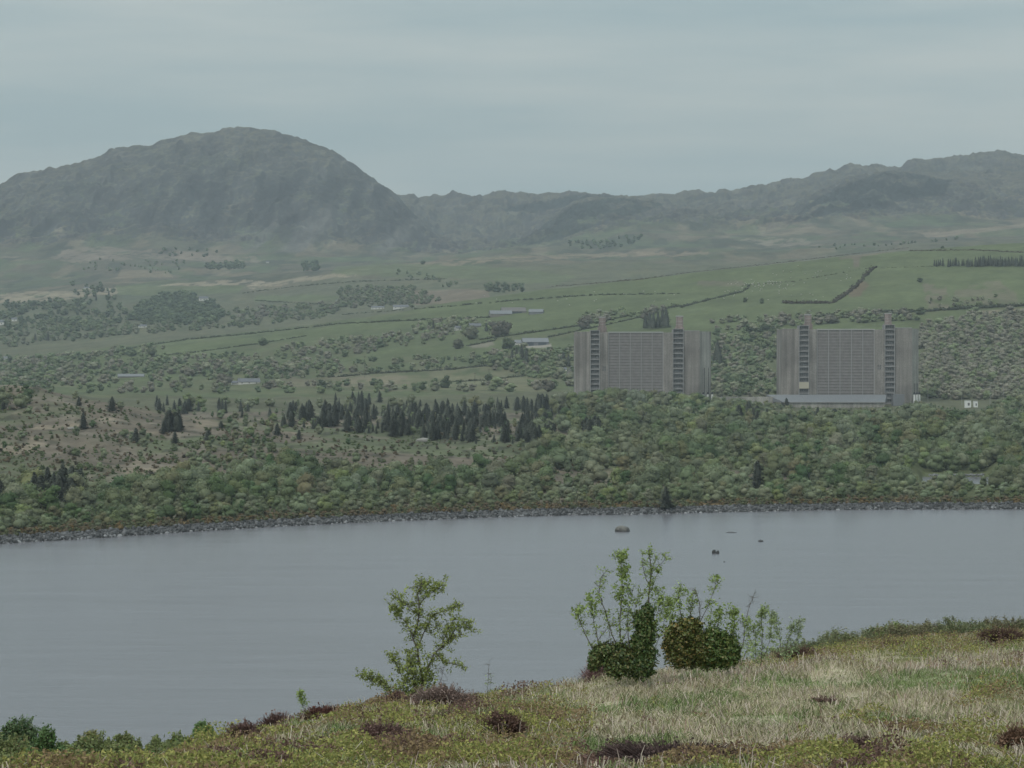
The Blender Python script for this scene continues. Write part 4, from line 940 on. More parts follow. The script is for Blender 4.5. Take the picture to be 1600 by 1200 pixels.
hedge([(200, 562), (300, 551), (400, 538), (480, 525)], 2.2, 'lower hedge in the left fields', DH, gap=.1)
hedge([(515, 590), (600, 583), (700, 578), (760, 572)], 2.6, 'hedge beside the damp brown meadow', DH, gap=.1)
hedge([(730, 541), (770, 533), (776, 527)], 2.4, 'short hedge by the track to the long barn', DH)
hedge([(690, 598), (760, 594), (850, 584)], 2.0, 'low hedge left of the left concrete block', DH)
hedge([(400, 470), (470, 474), (540, 478)], 2.6, 'dark field edge in the far left valley', DH, d0=3700)
hedge([(380, 458), (470, 447), (560, 440), (700, 436)], 2.6, 'dark field edge under the second crest', DH, d0=3700, gap=.2)
# far trees
FH = [c3(0.14, 0.165, 0.09), c3(0.115, 0.145, 0.078), c3(0.165, 0.17, 0.115), c3(0.17, 0.16, 0.125), c3(0.075, 0.10, 0.055)]
fx_, fy_, fh_, fc_ = [], [], [], []
def region(poly, sx, sy, hmin, hmax, dens_=1.0, d0=2250, hues=(0, 1, 2, 3, 4), br=0.0):
    xs, ys = zip(*poly); a, b = strat(min(xs), max(xs), min(ys), max(ys), sx, sy)
    m_ = inpoly(poly, a, b) & (rng.random(len(a)) < dens_)
    if br: m_ &= fbm(a / 22, b / 8, 3, int(poly[0][0]) % 97) > br
    a, b = a[m_], b[m_]
    for x, y in zip(a, b): fx_.append(x); fy_.append((y, d0)); fh_.append(hmin + (hmax - hmin) * rng.random()); fc_.append(int(rng.choice(hues)))
region([(-100, 560), (100, 560), (120, 575), (70, 612), (-100, 620)], 9, 4, 6, 10, .95)
region([(0, 575), (230, 560), (330, 556), (440, 556), (460, 590), (280, 596), (90, 606), (0, 608)], 9, 4, 5, 9, .8, br=.38)
region([(60, 560), (220, 545), (280, 540), (230, 556), (80, 572)], 9, 4, 6, 9, .7)
region([(440, 545), (560, 530), (700, 520), (690, 535), (600, 545), (500, 575), (440, 590)], 9, 4, 5, 9, .85, hues=(0, 2, 3, 3, 1), br=.36)
region([(400, 575), (560, 565), (760, 556), (900, 548), (900, 565), (760, 575), (560, 585), (420, 596)], 9, 4, 4, 7, .8, br=.4)
region([(640, 510), (760, 500), (770, 515), (700, 525), (640, 525)], 8, 4, 6, 10, .7, hues=(2, 3, 0))
region([(760, 555), (895, 545), (898, 600), (820, 590), (760, 580)], 9, 5, 5, 10, .7)
region([(1112, 530), (1230, 520), (1226, 625), (1112, 620)], 9, 4, 4, 9, .9, br=.36)
region([(1112, 500), (1226, 495), (1226, 520), (1112, 530)], 10, 5, 5, 9, .5)
region([(1436, 512), (1520, 495), (1610, 492), (1610, 625), (1436, 625)], 8, 4, 6, 9, 1.0, hues=(0, 2, 2, 3, 3, 3), br=.30)
region([(1600, 480), (2000, 460), (2000, 630), (1600, 625)], 12, 5, 6, 9, .9)
region([(-400, 590), (-60, 560), (-60, 620), (-400, 640)], 12, 5, 6, 9, .9)
region([(1160, 500), (1300, 495), (1440, 488), (1440, 500), (1300, 508), (1170, 518)], 9, 4, 6, 9, .6, hues=(0, 2, 3))
region([(910, 495), (1000, 488), (1060, 478), (1060, 484), (1000, 495), (920, 508)], 9, 4, 6, 9, .6, hues=(0, 2, 3))
region([(1440, 470), (1560, 462), (1600, 475), (1590, 480), (1450, 480)], 10, 4, 3, 6, .5, hues=(2, 3, 0))
region([(0, 608), (440, 600), (900, 600), (900, 612), (0, 618)], 10, 4, 5, 9, .35)
region([(200, 500), (215, 478), (250, 464), (300, 462), (330, 472), (350, 495), (330, 508), (240, 508)], 6, 2.6, 9, 13, 1.0, 3700, (4, 1, 4))
region([(-60, 478), (120, 470), (190, 478), (200, 505), (120, 520), (-60, 525)], 8, 3.4, 7, 11, .85, 3700, (0, 1, 4), br=.36)
region([(0, 520), (200, 508), (400, 500), (500, 488), (560, 480), (500, 498), (380, 512), (200, 525), (0, 545)], 8, 3.4, 7, 10, .8, 3700, (0, 1, 2), br=.36)
region([(340, 490), (400, 480), (520, 478), (560, 482), (480, 494), (380, 505)], 8, 3.4, 7, 10, .8, 3700, (0, 1, 3))
region([(530, 452), (640, 450), (690, 470), (640, 482), (530, 480)], 8, 3, 7, 10, .9, 3700, (0, 1, 2))
region([(755, 446), (815, 446), (818, 456), (760, 460)], 7, 3, 7, 10, .8, 3700, (1, 4))
region([(110, 444), (180, 448), (180, 470), (120, 468)], 8, 3, 7, 11, .4, 3700, (1, 4))
region([(320, 416), (380, 412), (380, 420), (325, 422)], 5, 2, 9, 12, .9, 4300, (4, 4, 1))
region([(472, 414), (496, 414), (496, 424), (472, 424)], 5, 2, 9, 14, .9, 4300, (4,))
region([(120, 405), (300, 408), (280, 428), (130, 424)], 9, 3, 4, 8, .4, 4300, (0, 1), br=.42)
region([(600, 425), (640, 424), (740, 448), (700, 452)], 8, 3, 4, 7, .4, 3700, (0, 1), br=.4)
region([(880, 380), (1000, 368), (1010, 384), (900, 392)], 7, 3, 7, 12, .6, 5000, (4, 4, 1), br=.42)
region([(240, 388), (350, 392), (340, 402), (240, 400)], 7, 3, 5, 9, .5, 5000, (4, 1))
region([(1260, 385), (1400, 380), (1500, 372), (1500, 376), (1300, 392)], 8, 3, 4, 7, .35, 5000, (4, 1))
fx_ = np.array(fx_); fyv = np.array([q[0] for q in fy_]); fd0 = np.array([q[1] for q in fy_]); fh_ = np.array(fh_); fc_ = np.array(fc_)
gX = np.full(len(fx_), np.nan); gY = gX.copy(); gZ = gX.copy()
for d0 in np.unique(fd0):
    m_ = fd0 == d0; gX[m_], gY[m_], gZ[m_] = pixground(fx_[m_], fyv[m_], d0)
okk = ~np.isnan(gY)
# keep clear of the two blocks and buildings
okk &= ~((fx_ > 880) & (fx_ < 1125) & (gY < 2320)) & ~((fx_ > 1200) & (fx_ < 1450) & (gY < 2320))
for (bx, by, bw_, bh_) in ((836, 540, 30, 12), (790, 494, 34, 10), (838, 491, 16, 8), (590, 483, 14, 6), (626, 482, 15, 6), (204, 590, 24, 6), (385, 600, 26, 8), (318, 470, 9, 8), (222, 512, 9, 6), (716, 516, 8, 6), (742, 512, 12, 6), (879, 580, 9, 8), (22, 502, 7, 6), (2, 508, 6, 8)):
    okk &= ~((np.abs(fx_ - bx) < bw_) & (fyv > by - 3) & (fyv < by + 9))
fcol = np.array([FH[k] for k in fc_]) * np.where(fd0 < 3000, 1.42, 1.15)[:, None] * (.8 + .4 * rng.random((len(fc_), 1)))
ii = np.where(okk)[0]
o = merged('far_woodland', T_far, ii, gX, gY, gZ, fh_ * (.7 + .5 * rng.random(len(fh_))), fcol, (1.1, 1.7)); tag(o, 'hazy belts of trees and copses filling the valley behind the two concrete blocks', 'woodland', kind='stuff')
# single field trees
farM = [npmesh('field_crown_mesh', *broadleaf(360 + i, 5, 150, CS2, 0.13, 0.42, 1.1), [M_leaf]) for i in range(4)]
for (px, py, hpx, ck, wide, lb) in ((770 + 20, 546, 22, 1, 1.2, 'rounded dark green tree at the left end of the long barn'), (737, 530, 24, 2, 1.2, 'pale spreading tree below the slate-roofed cottage'), (714, 545, 18, 2, 1.2, 'pale round tree in the pasture left of the long barn'),
        (912, 514, 24, 3, 1.2, 'bare pinkish tree behind the left stack of the left block'), (775, 527, 28, 3, 1.2, 'tall bare pinkish tree below the upper farm'), (788, 524, 26, 3, 1.1, 'second bare pinkish tree below the upper farm'), (855, 612, 22, 3, 1.3, 'dark reddish round tree left of the left concrete block'),
        (696, 606, 20, 1, 1.0, 'dark green tree in the meadow above the conifer belt'), (718, 602, 10, 1, 1.1, 'small round tree in the meadow above the conifer belt'), (762, 595, 13, 1, 1.3, 'wide dark bush by the low hedge'), (503, 609, 16, 4, 1.1, 'dark round tree in the brown meadow'),
        (1196, 528, 22, 4, 1.3, 'dark blue-green tree left of the right concrete block'), (1174, 524, 14, 4, 1.3, 'darker clump behind the gap between the blocks'), (1205, 523, 16, 0, 1.3, 'green tree touching the left side of the right block in view'), (1438, 491, 12, 1, 1.5, 'round green tree above the right wing of the right block'),
        (1300, 505, 16, 3, 1.8, 'broad greyish tree between the stacks of the right block'), (1410, 492, 12, 3, 2.0, 'low greyish tree right of the right stack'), (1010, 500, 14, 3, 1.5, 'greyish bush above the left block roof'), (410, 540, 14, 1, 1.4, 'dark tree on the left pasture crest'), (238, 556, 16, 0, 1.3, 'domed tree on the left hedge'),
        (345, 602, 22, 3, 1.5, 'reddish-grey tree beside the valley farmhouse'), (420, 608, 14, 3, 1.5, 'dark reddish bush right of the valley farmhouse'), (660, 413, 7, 4, 1.5, 'tiny dark tree on the brown second crest'), (1170, 449, 5, 4, 1.3, 'small bush on the hedge climbing the hill'), (1437, 441, 8, 4, 1.6, 'dark gorse bush alone on the hilltop pasture'), (1472, 388, 4, 4, 1.8, 'tiny dark bush on the highest wall'),
        (1163, 472, 9, 1, 1.0, 'small dark tree on the pasture between the blocks'), (1190, 474, 9, 1, 1.0, 'second small dark tree on the pasture between the blocks'), (1385, 500, 14, 0, 1.6, 'green tree behind the right stack of the right block')):
    X_, Y_, Z_ = pixground([px], [py], 2250)
    if np.isnan(Y_[0]): continue
    hh = hpx * Y_[0] / F; e = empty('field_tree', (X_[0], Y_[0], Z_[0] - .2), rng.random() * 6, label=lb, cat='tree'); e.scale = (hh * wide, hh * wide, hh)
    c = link('crown', farM[int(rng.integers(4))], None, e); c.color = (*(FH[ck] * (.7 + .3 * rng.random())), 1); link('trunk', trunks[int(rng.integers(3))], None, e)
FK = [npmesh('far_conifer_mesh', *K, [M_needle]) for K in [conifer(280 + i, 110, 0.09, 0.22, 0.7) for i in range(4)]]
def farcon(px, py, hpx, label, group, wide=1.2):
    X_, Y_, Z_ = pixground([px], [py], 2250)
    if np.isnan(Y_[0]): return
    hh = hpx * Y_[0] / F; o = link('conifer_tree', FK[int(rng.integers(4))]); o.location = (X_[0], Y_[0], Z_[0] - .2); o.scale = (hh * wide, hh * wide, hh); o.color = (*(KC * (1.0 + .4 * rng.random())), 1)
    tag(o, label, 'conifer', group)
row_no = 0
for px in np.arange(1460, 1602, 3.1):
    gp = (px > 1474 and px < 1479) or (px > 1499 and px < 1502) or (px > 1521 and px < 1524)
    if gp: continue
    row_no += 1
    tens = row_no // 10; one = ('', 'first', 'second', 'third', 'fourth', 'fifth', 'sixth', 'seventh', 'eighth', 'ninth')[row_no % 10]
    teen = {10: 'tenth', 11: 'eleventh', 12: 'twelfth', 13: 'thirteenth', 14: 'fourteenth', 15: 'fifteenth', 16: 'sixteenth', 17: 'seventeenth', 18: 'eighteenth', 19: 'nineteenth', 20: 'twentieth', 30: 'thirtieth', 40: 'fortieth'}
    ordw = teen.get(row_no) or (('', '', 'twenty-', 'thirty-', 'forty-')[tens] + one)
    farcon(px + rng.normal() * .5, 416 + rng.normal() * .6, 10 + 5 * rng.random() + (px > 1520) * 3, f'{ordw} dark conifer from the left in the row on the green hilltop', 'conifer row on the green hilltop')
for k, px in enumerate((1008, 1015, 1021, 1028, 1035, 1041)): farcon(px, 512 + rng.normal(), 22 + 5 * rng.random() + 1.2 * k, ['leftmost', 'second from left', 'third from left', 'fourth from left', 'fifth from left', 'rightmost'][k] + ' dark conifer in the clump behind the left block', 'conifer clump behind the left block', 1.3)
for cn_, (px, py, hp) in enumerate(((800, 566, 20), (807, 568, 26), (815, 566, 28), (822, 566, 22), (800, 560, 15), (880, 570, 22), (872, 570, 15), (888, 573, 20), (760, 500 + 18, 14))): farcon(px, py, hp, ['first', 'second', 'third', 'fourth', 'hindmost', 'tallest right-hand', 'small right-hand', 'rightmost', 'uphill'][cn_] + ' dark conifer between the long barn and the left block', 'conifers below the long barn', 1.4)
farcon(677, 520, 20, 'pointed dark conifer above the scrubby left meadows', None, 1.2); farcon(1121, 572, 40, 'big dark conifer against the right side of the left block', None, 1.6); farcon(1124, 574, 30, 'dark conifer just right of the big one beside the left block', None, 1.5); farcon(55, 532, 12, 'dark conifer in the far left valley', None, 1.6); farcon(75, 533, 15, 'second dark conifer in the far left valley', None, 1.3)
for px, py, hp, lb in ((30, 492, 12, 'narrow'), (95, 480, 9, 'small'), (150, 470, 11, 'faint'), (170, 466, 12, 'taller faint')): farcon(px, py, hp, f'{lb} conifer in the hazy valley left of the dark rounded wood', None, 1.4)

# ---- sheep
def sheep_mesh():
    A = Acc(); V, Qd = CS3
    A.add(V * (0.62, 0.3, 0.33) + (0, 0, .72), Qd, np.array([.55, .53, .47])); A.add(V * (0.2, 0.13, 0.14) + (.72, 0, .86), Qd, np.array([.45, .43, .38]))
    for sx in (-.4, .38):
        for sy in (-.16, .16): A.add(*tube([(sx, sy, 0), (sx, sy, .3), (sx, sy, .6)], .06, 4), np.array([.3, .28, .25]))
    return A.mesh('sheep_mesh', M_dry)
SM = sheep_mesh()
for k in range(120):
    z_ = k % 6
    if z_ < 3: px, py = 1195 + 30 * rng.normal(), 446 + 4 * rng.normal()
    elif z_ == 3: px, py = rng.uniform(1200, 1330), rng.uniform(415, 440)
    elif z_ == 4: px, py = rng.uniform(1130, 1290), rng.uniform(455, 472)
    else: px, py = rng.uniform(640, 1060), rng.uniform(455, 480)
    X_, Y_, Z_ = pixground([px], [py], 2250)
    if np.isnan(Y_[0]): continue
    o = link('sheep', SM); o.location = (X_[0], Y_[0], Z_[0]); o.rotation_euler = (0, 0, rng.random() * 6.28); o.scale = (1.25,) * 3
    tag(o, 'white speck of a grazing sheep on the ' + ('upper green pasture' if z_ == 3 else 'flock slope above the gap between the blocks' if z_ < 3 else 'lower pasture above the right block' if z_ == 4 else 'pasture left of the blocks'), 'sheep', 'sheep grazing on the green hill')
# white blossom bush and pale boulders on the bank
X_, Y_, Z_ = pixground([738], [752]); e = empty('blossom_bush', (X_[0], Y_[0], Z_[0]), label='round bush covered with white blossom on the brown bank', cat='bush'); e.scale = (5.4, 5.4, 4)
c = link('crown', nearM[1], None, e); c.color = (.42, .44, .38, 1); link('trunk', trunks[0], None, e)
for (px, py, wp, lb) in ((112, 671, 14, 'pale flat rock beside the lone brownish conifer'), (183, 689, 9, 'pale rock left of the rounded dark conifer'), (905, 758, 26, 'broad grey rock outcrop in bracken above the shore'), (1005, 668, 14, 'pale boulder in the wood below the left concrete block'), (985, 762, 9, 'small pale rock low in the scrub'), (740, 676, 26, 'flat pale rocks on bare ground under the conifer belt'), (660, 690, 22, 'long pale rock slab on bare brown ground')):
    X_, Y_, Z_ = pixground([px], [py]); s = wp * Y_[0] / F / 2; V, Qd = CS4; g = np.random.default_rng(int(px)); A = Acc(); V = V * (0.8 + .4 * g.random((len(V), 1))) * (s, s * .8, s * .42)
    A.add(V, Qd, np.array([.24, .23, .21]) * (.8 + .4 * g.random((len(V), 1)))); o = link('boulder', A.mesh('boulder', M_stone)); o.location = (X_[0], Y_[0], Z_[0] + s * .1); tag(o, lb, 'rock')

#FOREGROUND#
# ------------------------------------------------------------------ foreground vegetation
def sample_fore(n, dmin=30, dmax=112):
    """points on the near hillside, roughly even on screen"""
    y = 1 / (1 / dmax + (1 / dmin - 1 / dmax) * rng.random(n)) if False else dmin * (dmax / dmin) ** rng.random(n)
    x = rng.uniform(-0.19, 0.195, n) * y; z = fore_z(x, y); px, py = fpx(x, y, z)
    k = (py < 1290) & (px > -60); return x[k], y[k], z[k], px[k], py[k]
def blades(x, y, z, L, wd, lean, col, seg=2):
    n = len(x); an = 12.6 * fbm(x / 1.4, y / 2.0, 2, 361) + .7 * rng.normal(size=n); o = np.stack([np.cos(an), np.sin(an), np.zeros(n)], 1); sd_ = np.stack([-np.sin(an), np.cos(an), np.zeros(n)], 1)
    face = rng.random(n) * 6.283; sd_ = np.stack([np.cos(face), 0.4 * np.sin(face), np.zeros(n)], 1)
    P = np.stack([x, y, z - .03], 1); L = L[:, None]; le = lean[:, None]; w_ = (wd * .5)[:, None]
    p1 = P + o * L * le * .35 + np.array([0, 0, 1]) * L * .6 * np.sqrt(np.maximum(0, 1 - le ** 2 * .4)); p2 = P + o * L * le + np.array([0, 0, 1]) * L * np.maximum(.06, 1 - le)
    V = np.stack([P - sd_ * w_, P + sd_ * w_, p1 + sd_ * w_ * .8, p1 - sd_ * w_ * .8, p2 + sd_ * w_ * .3, p2 - sd_ * w_ * .3], 1).reshape(-1, 3)
    b = np.arange(n) * 6; Qd = np.concatenate([np.stack([b, b + 1, b + 2, b + 3], 1), np.stack([b + 3, b + 2, b + 4, b + 5], 1)]); return V, Qd, np.repeat(col, 6, 0)
# matted pale grass
x, y, z, px, py = sample_fore(480000); bil, a, b = fore_kind(px, py, x, y); k = rng.random(len(x)) > bil * .7
x, y, z, px, py = [v[k] for v in (x, y, z, px, py)]
gp = sstep(0.48, 0.6, fbm(x / 2.2, y / 4, 3, 311))[:, None]
pal = np.array([(0.44, 0.37, 0.28), (0.36, 0.325, 0.22), (0.50, 0.42, 0.33), (0.33, 0.32, 0.17)])[rng.integers(0, 4, len(x))]; gr = np.array([(0.15, 0.205, 0.075), (0.19, 0.23, 0.10)])[rng.integers(0, 2, len(x))]
col = np.where(rng.random((len(x), 1)) < 0.12 + 0.75 * gp, gr, pal) * (0.75 + .5 * rng.random((len(x), 1)))
tuf = sstep(.45, .7, fbm(x / .5, y / .7, 2, 351)); V, Qd, Cc = blades(x, y, z, (0.08 + .2 * rng.random(len(x))) * (.7 + 1.3 * tuf), np.full(len(x), .010) + .008 * rng.random(len(x)), .5 + .5 * rng.random(len(x)) ** .55, col)
tag(link('grass', npmesh('grass', V, Qd, Cc, [M_dry])), 'matted pale grass on the near hillside', 'grass', kind='stuff')
# dead bracken stalks
x, y, z, px, py = sample_fore(90000); w_ = fbm(x / 1.3, y / 2.2, 4, 321)
band_ = np.exp(-((py - np.interp(px, [400, 700, 1000, 1300, 1600], [1150, 1090, 1075, 1048, 1040])) / 17) ** 2) * sstep(950, 1050, px)
pr = 0.03 + .28 * sstep(.52, .66, w_) + 1.0 * band_ * sstep(.3, .45, w_) + 0.25 * np.exp(-((px - 690) / 70) ** 2) * (py < 1115)
k = rng.random(len(x)) < pr; x, y, z = x[k], y[k], z[k]
pal = np.array([(0.44, 0.37, 0.31), (0.36, 0.29, 0.25), (0.52, 0.45, 0.38), (0.30, 0.21, 0.16)])[rng.integers(0, 4, len(x))] * (.8 + .4 * rng.random((len(x), 1)))
V, Qd, Cc = blades(x, y, z, 0.2 + .42 * rng.random(len(x)) ** 1.6, np.full(len(x), .013) + .007 * rng.random(len(x)), .15 + .75 * rng.random(len(x)), pal)
tag(link('dead_bracken', npmesh('dead_bracken', V, Qd, Cc, [M_dry])), 'bleached dead bracken stalks tangled over the near hillside', 'bracken', kind='stuff')
# bilberry and heather mounds
x, y, z, px, py = sample_fore(760000); bil, a, b = fore_kind(px, py, x, y); k = rng.random(len(x)) < bil ** 1.3
x, y, z, px, py = [v[k] for v in (x, y, z, px, py)]; mh = 0.06 + 0.55 * np.maximum(0, fbm(x / .8, y / 1.1, 3, 331) - .25) * 1.3 * np.clip(bil[k], 0, 1)
P = np.stack([x, y, z + mh * rng.random(len(x)) ** .6], 1); nn_ = unit(rng.normal(size=(len(x), 3)) + (0, -.2, .3))
wn = fbm(x / 1.3, y / 2, 3, 341); pal = np.array([(0.27, 0.27, 0.085), (0.21, 0.23, 0.075), (0.35, 0.33, 0.11), (0.25, 0.18, 0.10)])
ci_ = np.where(wn > .68, 3, rng.integers(0, 3, len(x))); ci_ = np.where((rng.random(len(x)) < .12 + .8 * sstep(.45, .66, wn)), 3, ci_); col = pal[ci_] * (.65 + .7 * rng.random((len(x), 1)))
V = cards(P, nn_, .018 + .026 * rng.random(len(x)), 1.7)
hq = sstep(.62, .72, fbm(x / 1.1, y / 1.6, 3, 345)); col = np.where((rng.random(len(x)) < hq)[:, None], np.array([(0.17, 0.105, 0.085)]) * (.5 + .9 * rng.random((len(x), 1))), col)
tag(link('bilberry', npmesh('bilberry', V, quadidx(len(x)), np.repeat(col, 4, 0), [M_leaf])), 'yellow-green bilberry and heath cover in mounds on the near hillside', 'ground cover', kind='stuff')

def fore_at(px, d):
    x = (px - 800) / F * d; return Vector((x, d, float(fore_z(np.array([x]), np.array([float(d)]))[0])))
def crest(px): return float(np.interp(px, [-400, 0, 300, 400, 800, 1200, 1600, 2400], [36, 38, 48, 55, 70, 84, 96, 110]))
# twiggy brown heather bushes
def heather(px, py, wpx, hpx, label, tone, d=None, seed=0, n=2600, leafy=.45):
    g = np.random.default_rng(seed + 900)
    if d is None:
        ds = np.arange(32, crest(px) + 6, .25); xs = (px - 800) / F * ds; zs = fore_z(xs, ds); _, pys_ = fpx(xs, ds, zs); d = float(ds[np.argmin(np.abs(pys_ - py))])
    b = fore_at(px, d); mpp = d / F; e = empty('heather_bush', b, label=label, cat='bush', group='brown heather bushes')
    rx, rz = wpx * mpp / 2 * 1.25, hpx * mpp * .85; n = int(n * 1.4); A = Acc()
    an = g.random(n) * 6.283; el = g.random(n) ** .5; P0 = np.stack([np.cos(an) * rx * .25 * g.random(n), np.sin(an) * rx * .25 * g.random(n), np.zeros(n)], 1)
    r = (.62 + .3 * np.sin(an * 3 + seed) * np.sin(an * 5 + 2 * seed) + .16 * np.sin(an * 11 + el * 9)) + .5 * g.random(n) ** 2 + .12; P1 = np.stack([np.cos(an) * rx * el * r, np.sin(an) * rx * .8 * el * r, rz * np.sqrt(np.maximum(0, 1.05 - el ** 2)) * r], 1)
    st = P0 + (P1 - P0) * (.55 * g.random((n, 1))); sdv = unit(np.cross(P1 - P0, g.normal(size=(n, 3)))) * .006
    V = np.stack([st - sdv, st + sdv, P1 + sdv * .5, P1 - sdv * .5], 1).reshape(-1, 3)
    A.add(V, quadidx(n), np.repeat(np.array(tone) * (.6 + .8 * g.random((n, 1))), 4, 0)); link('stems', A.mesh('heather_stems', M_dry), None, e)
    A = Acc(); m_ = int(n * leafy); P = P1[:m_] * (.8 + .25 * g.random((m_, 1))); V = cards(P, unit(g.normal(size=(m_, 3))), .03 + .02 * g.random(m_), 1.2, g)
    A.add(V, quadidx(m_), np.repeat(np.array(tone) * 1.25 * (.5 + 1.0 * g.random((m_, 1))), 4, 0)); link('sprigs', A.mesh('heather_sprigs', M_dry), None, e)
HB = (0.15, 0.095, 0.085); HB2 = (0.12, 0.075, 0.06)
heather(1060, 1215, 200, 46, 'very large dark brown heather bush cut by the bottom edge', (0.10, 0.07, 0.065), d=41.5, seed=1, n=16000)
heather(938, 1082, 50, 46, 'purple-brown twiggy bush at the foot of the left ivy clump', (0.19, 0.115, 0.11), seed=2, n=3600)
heather(382, 1158, 56, 30, 'left one of the two brown bushes on the lower left crest', HB, seed=3); heather(432, 1148, 46, 30, 'right one of the two brown bushes on the lower left crest', HB, seed=4)
heather(505, 1116, 52, 22, 'dark red-brown bush on the crest left of the small tree', (0.12, 0.06, 0.05), seed=5); heather(552, 1116, 34, 14, 'low red-brown bush just left of the small tree', HB2, seed=6)
heather(600, 1168, 66, 36, 'brown bush in the middle of the bilberry slope', HB, seed=7); heather(785, 1150, 60, 34, 'brown bush lower right of the small tree', HB2, seed=8)
heather(690, 1108, 92, 34, 'wide faded brown bush right of the small tree', (0.21, 0.155, 0.135), seed=9, n=4200); heather(620, 1104, 34, 20, 'small brown bush at the foot of the small tree', HB, seed=10)
heather(1250, 1022, 56, 20, 'brown bush right of the faint saplings', HB2, seed=11); heather(1565, 1004, 60, 22, 'dark brown bush at the right crest', HB2, seed=12); heather(1395, 1014, 30, 12, 'small brown bush on the right crest', HB2, seed=13)
heather(1290, 1108, 46, 18, 'small brown tuft in the pale grass', (0.16, 0.11, 0.09), seed=14, n=1200); heather(1345, 1190, 60, 34, 'brown bush near the bottom right', (0.14, 0.095, 0.08), seed=15); heather(1590, 1172, 50, 34, 'brown bush cut by the right edge', (0.16, 0.10, 0.07), seed=16)
heather(470, 1182, 36, 18, 'little brown bush low on the left slope', HB, seed=17, n=1200)

# leafy bushes behind the crest
def bush(px, base_py, wpx, hpx, d, label, tone, seed, n=5200, ls=.06, name='leafy_bush', group='green bushes behind the crest', mat=M_leaf, lumps=13, core=False):
    g = np.random.default_rng(seed + 1300); mpp = d / F; x = (px - 800) * mpp; z0 = H - (base_py - HOR) / F * d
    zg = float(fore_z(np.array([x]), np.array([float(d)]))[0]); z0 = min(z0, zg + .05)
    e = empty(name, (x, d, z0), label=label, cat='bush', group=group)
    top = H - (base_py - hpx - HOR) / F * d; rx, rz = wpx * mpp / 2, max(top - z0, .4)
    A = Acc(); st = Acc(); per = n // lumps
    for k in range(lumps):
        an = g.random() * 6.283; rr = rx * .62 * g.random() ** .5; r = rx * (.26 + .2 * g.random()); fz = (1 - .55 * (rr / rx)) * (.75 + .35 * g.random())
        c = np.array([rr * math.cos(an), rr * .8 * math.sin(an), max(rz * fz - r * .9, r * .2)])
        if core: V, Qc = CS3; A.add(V * r * .78 * tint(len(V), .15, g)[:, None] + c, Qc, np.array(tone) * .8)
        dn = unit(g.normal(size=(per, 3))); P = c + dn * r * (.35 + .95 * g.random((per, 1)) ** .8); P[:, 2] = np.maximum(P[:, 2], .0)
        V = cards(P, unit(dn + .8 * g.normal(size=(per, 3))), ls * (.6 + .8 * g.random(per)), 1.5, g)
        A.add(V, quadidx(per), np.repeat(np.array(tone) * (.65 + .7 * g.random((per, 1))) * (1 + .1 * g.normal(size=(per, 3))), 4, 0))
        for _s in range(5):
            b0 = c + unit(g.normal(size=3) * (1, 1, .3) + (0, 0, 1.1)) * r * .8; b1 = b0 + unit(g.normal(size=3) * .5 + (0, 0, 1)) * (.15 + .3 * g.random()) * min(1, rx * .9)
            kq = 34; Pq = b0 + (b1 - b0) * g.random((kq, 1)) + g.normal(size=(kq, 3)) * ls * .7
            A.add(cards(Pq, unit(g.normal(size=(kq, 3))), ls * (.6 + .7 * g.random(kq)), 1.6, g), quadidx(kq), np.repeat(np.array(tone) * (.8 + .6 * g.random((kq, 1))), 4, 0))
            st.add(*tube([b0, b1], [.008, .003], 4), np.ones(3))
        st.add(*tube([(0, 0, -.4), c * .5, c + (0, 0, r * .7)], [.03, .02, .008], 5), np.ones(3))
    link('foliage', A.mesh('bush_foliage', mat), None, e); V, Qd, _ = st.get(); link('stems', npmesh('bush_stems', V, Qd, None, [M_bark]), None, e)
LG = (0.17, 0.20, 0.085); LG2 = (0.195, 0.22, 0.095)
for k, a_ in enumerate(((0, 1250, 130, 110, 70, 'wide green bush behind the bottom left corner bush', LG2), (75, 1245, 90, 96, 66, 'dense leafy bush filling the bottom left edge', (0.12, 0.185, 0.075)), (150, 1250, 150, 96, 68, 'wide low leafy thicket at the bottom left', LG), (280, 1225, 110, 62, 52, 'rounded leafy bush at the left end of the slope', LG), (250, 1250, 130, 84, 64, 'leafy thicket where the slope meets the bottom edge', LG2), (28, 1215, 84, 88, 78, 'tall dense green bush in the bottom left corner', (0.12, 0.17, 0.085)), (92, 1215, 60, 58, 80, 'green bush right of the bottom left corner bush', LG), (140, 1215, 70, 70, 86, 'thin yellowish bush behind the bottom left bushes', (0.24, 0.235, 0.10)),
        (195, 1215, 60, 72, 88, 'green bush with upright tip, third from the left edge', LG2), (245, 1215, 60, 62, 84, 'low leafy bush on the lower left', LG), (185, 1225, 90, 62, 62, 'rounded green bush low in front on the left', LG2), (110, 1235, 100, 62, 58, 'broad green bush at the bottom edge on the left', LG2),
        (315, 1190, 52, 58, 72, 'green bush with arching leafy shoots left of the brown pair', (0.16, 0.24, 0.09)), (275, 1210, 70, 52, 60, 'low green bush at the bottom edge left of the slope', LG), (20, 1235, 90, 52, 56, 'green bush along the bottom edge at far left', LG2), (345, 1178, 30, 24, 66, 'small green bush beside the brown pair', LG2))):
    bush(*a_[:6], a_[6], k, ls=.05, n=9000)
GS = (0.19, 0.205, 0.11)
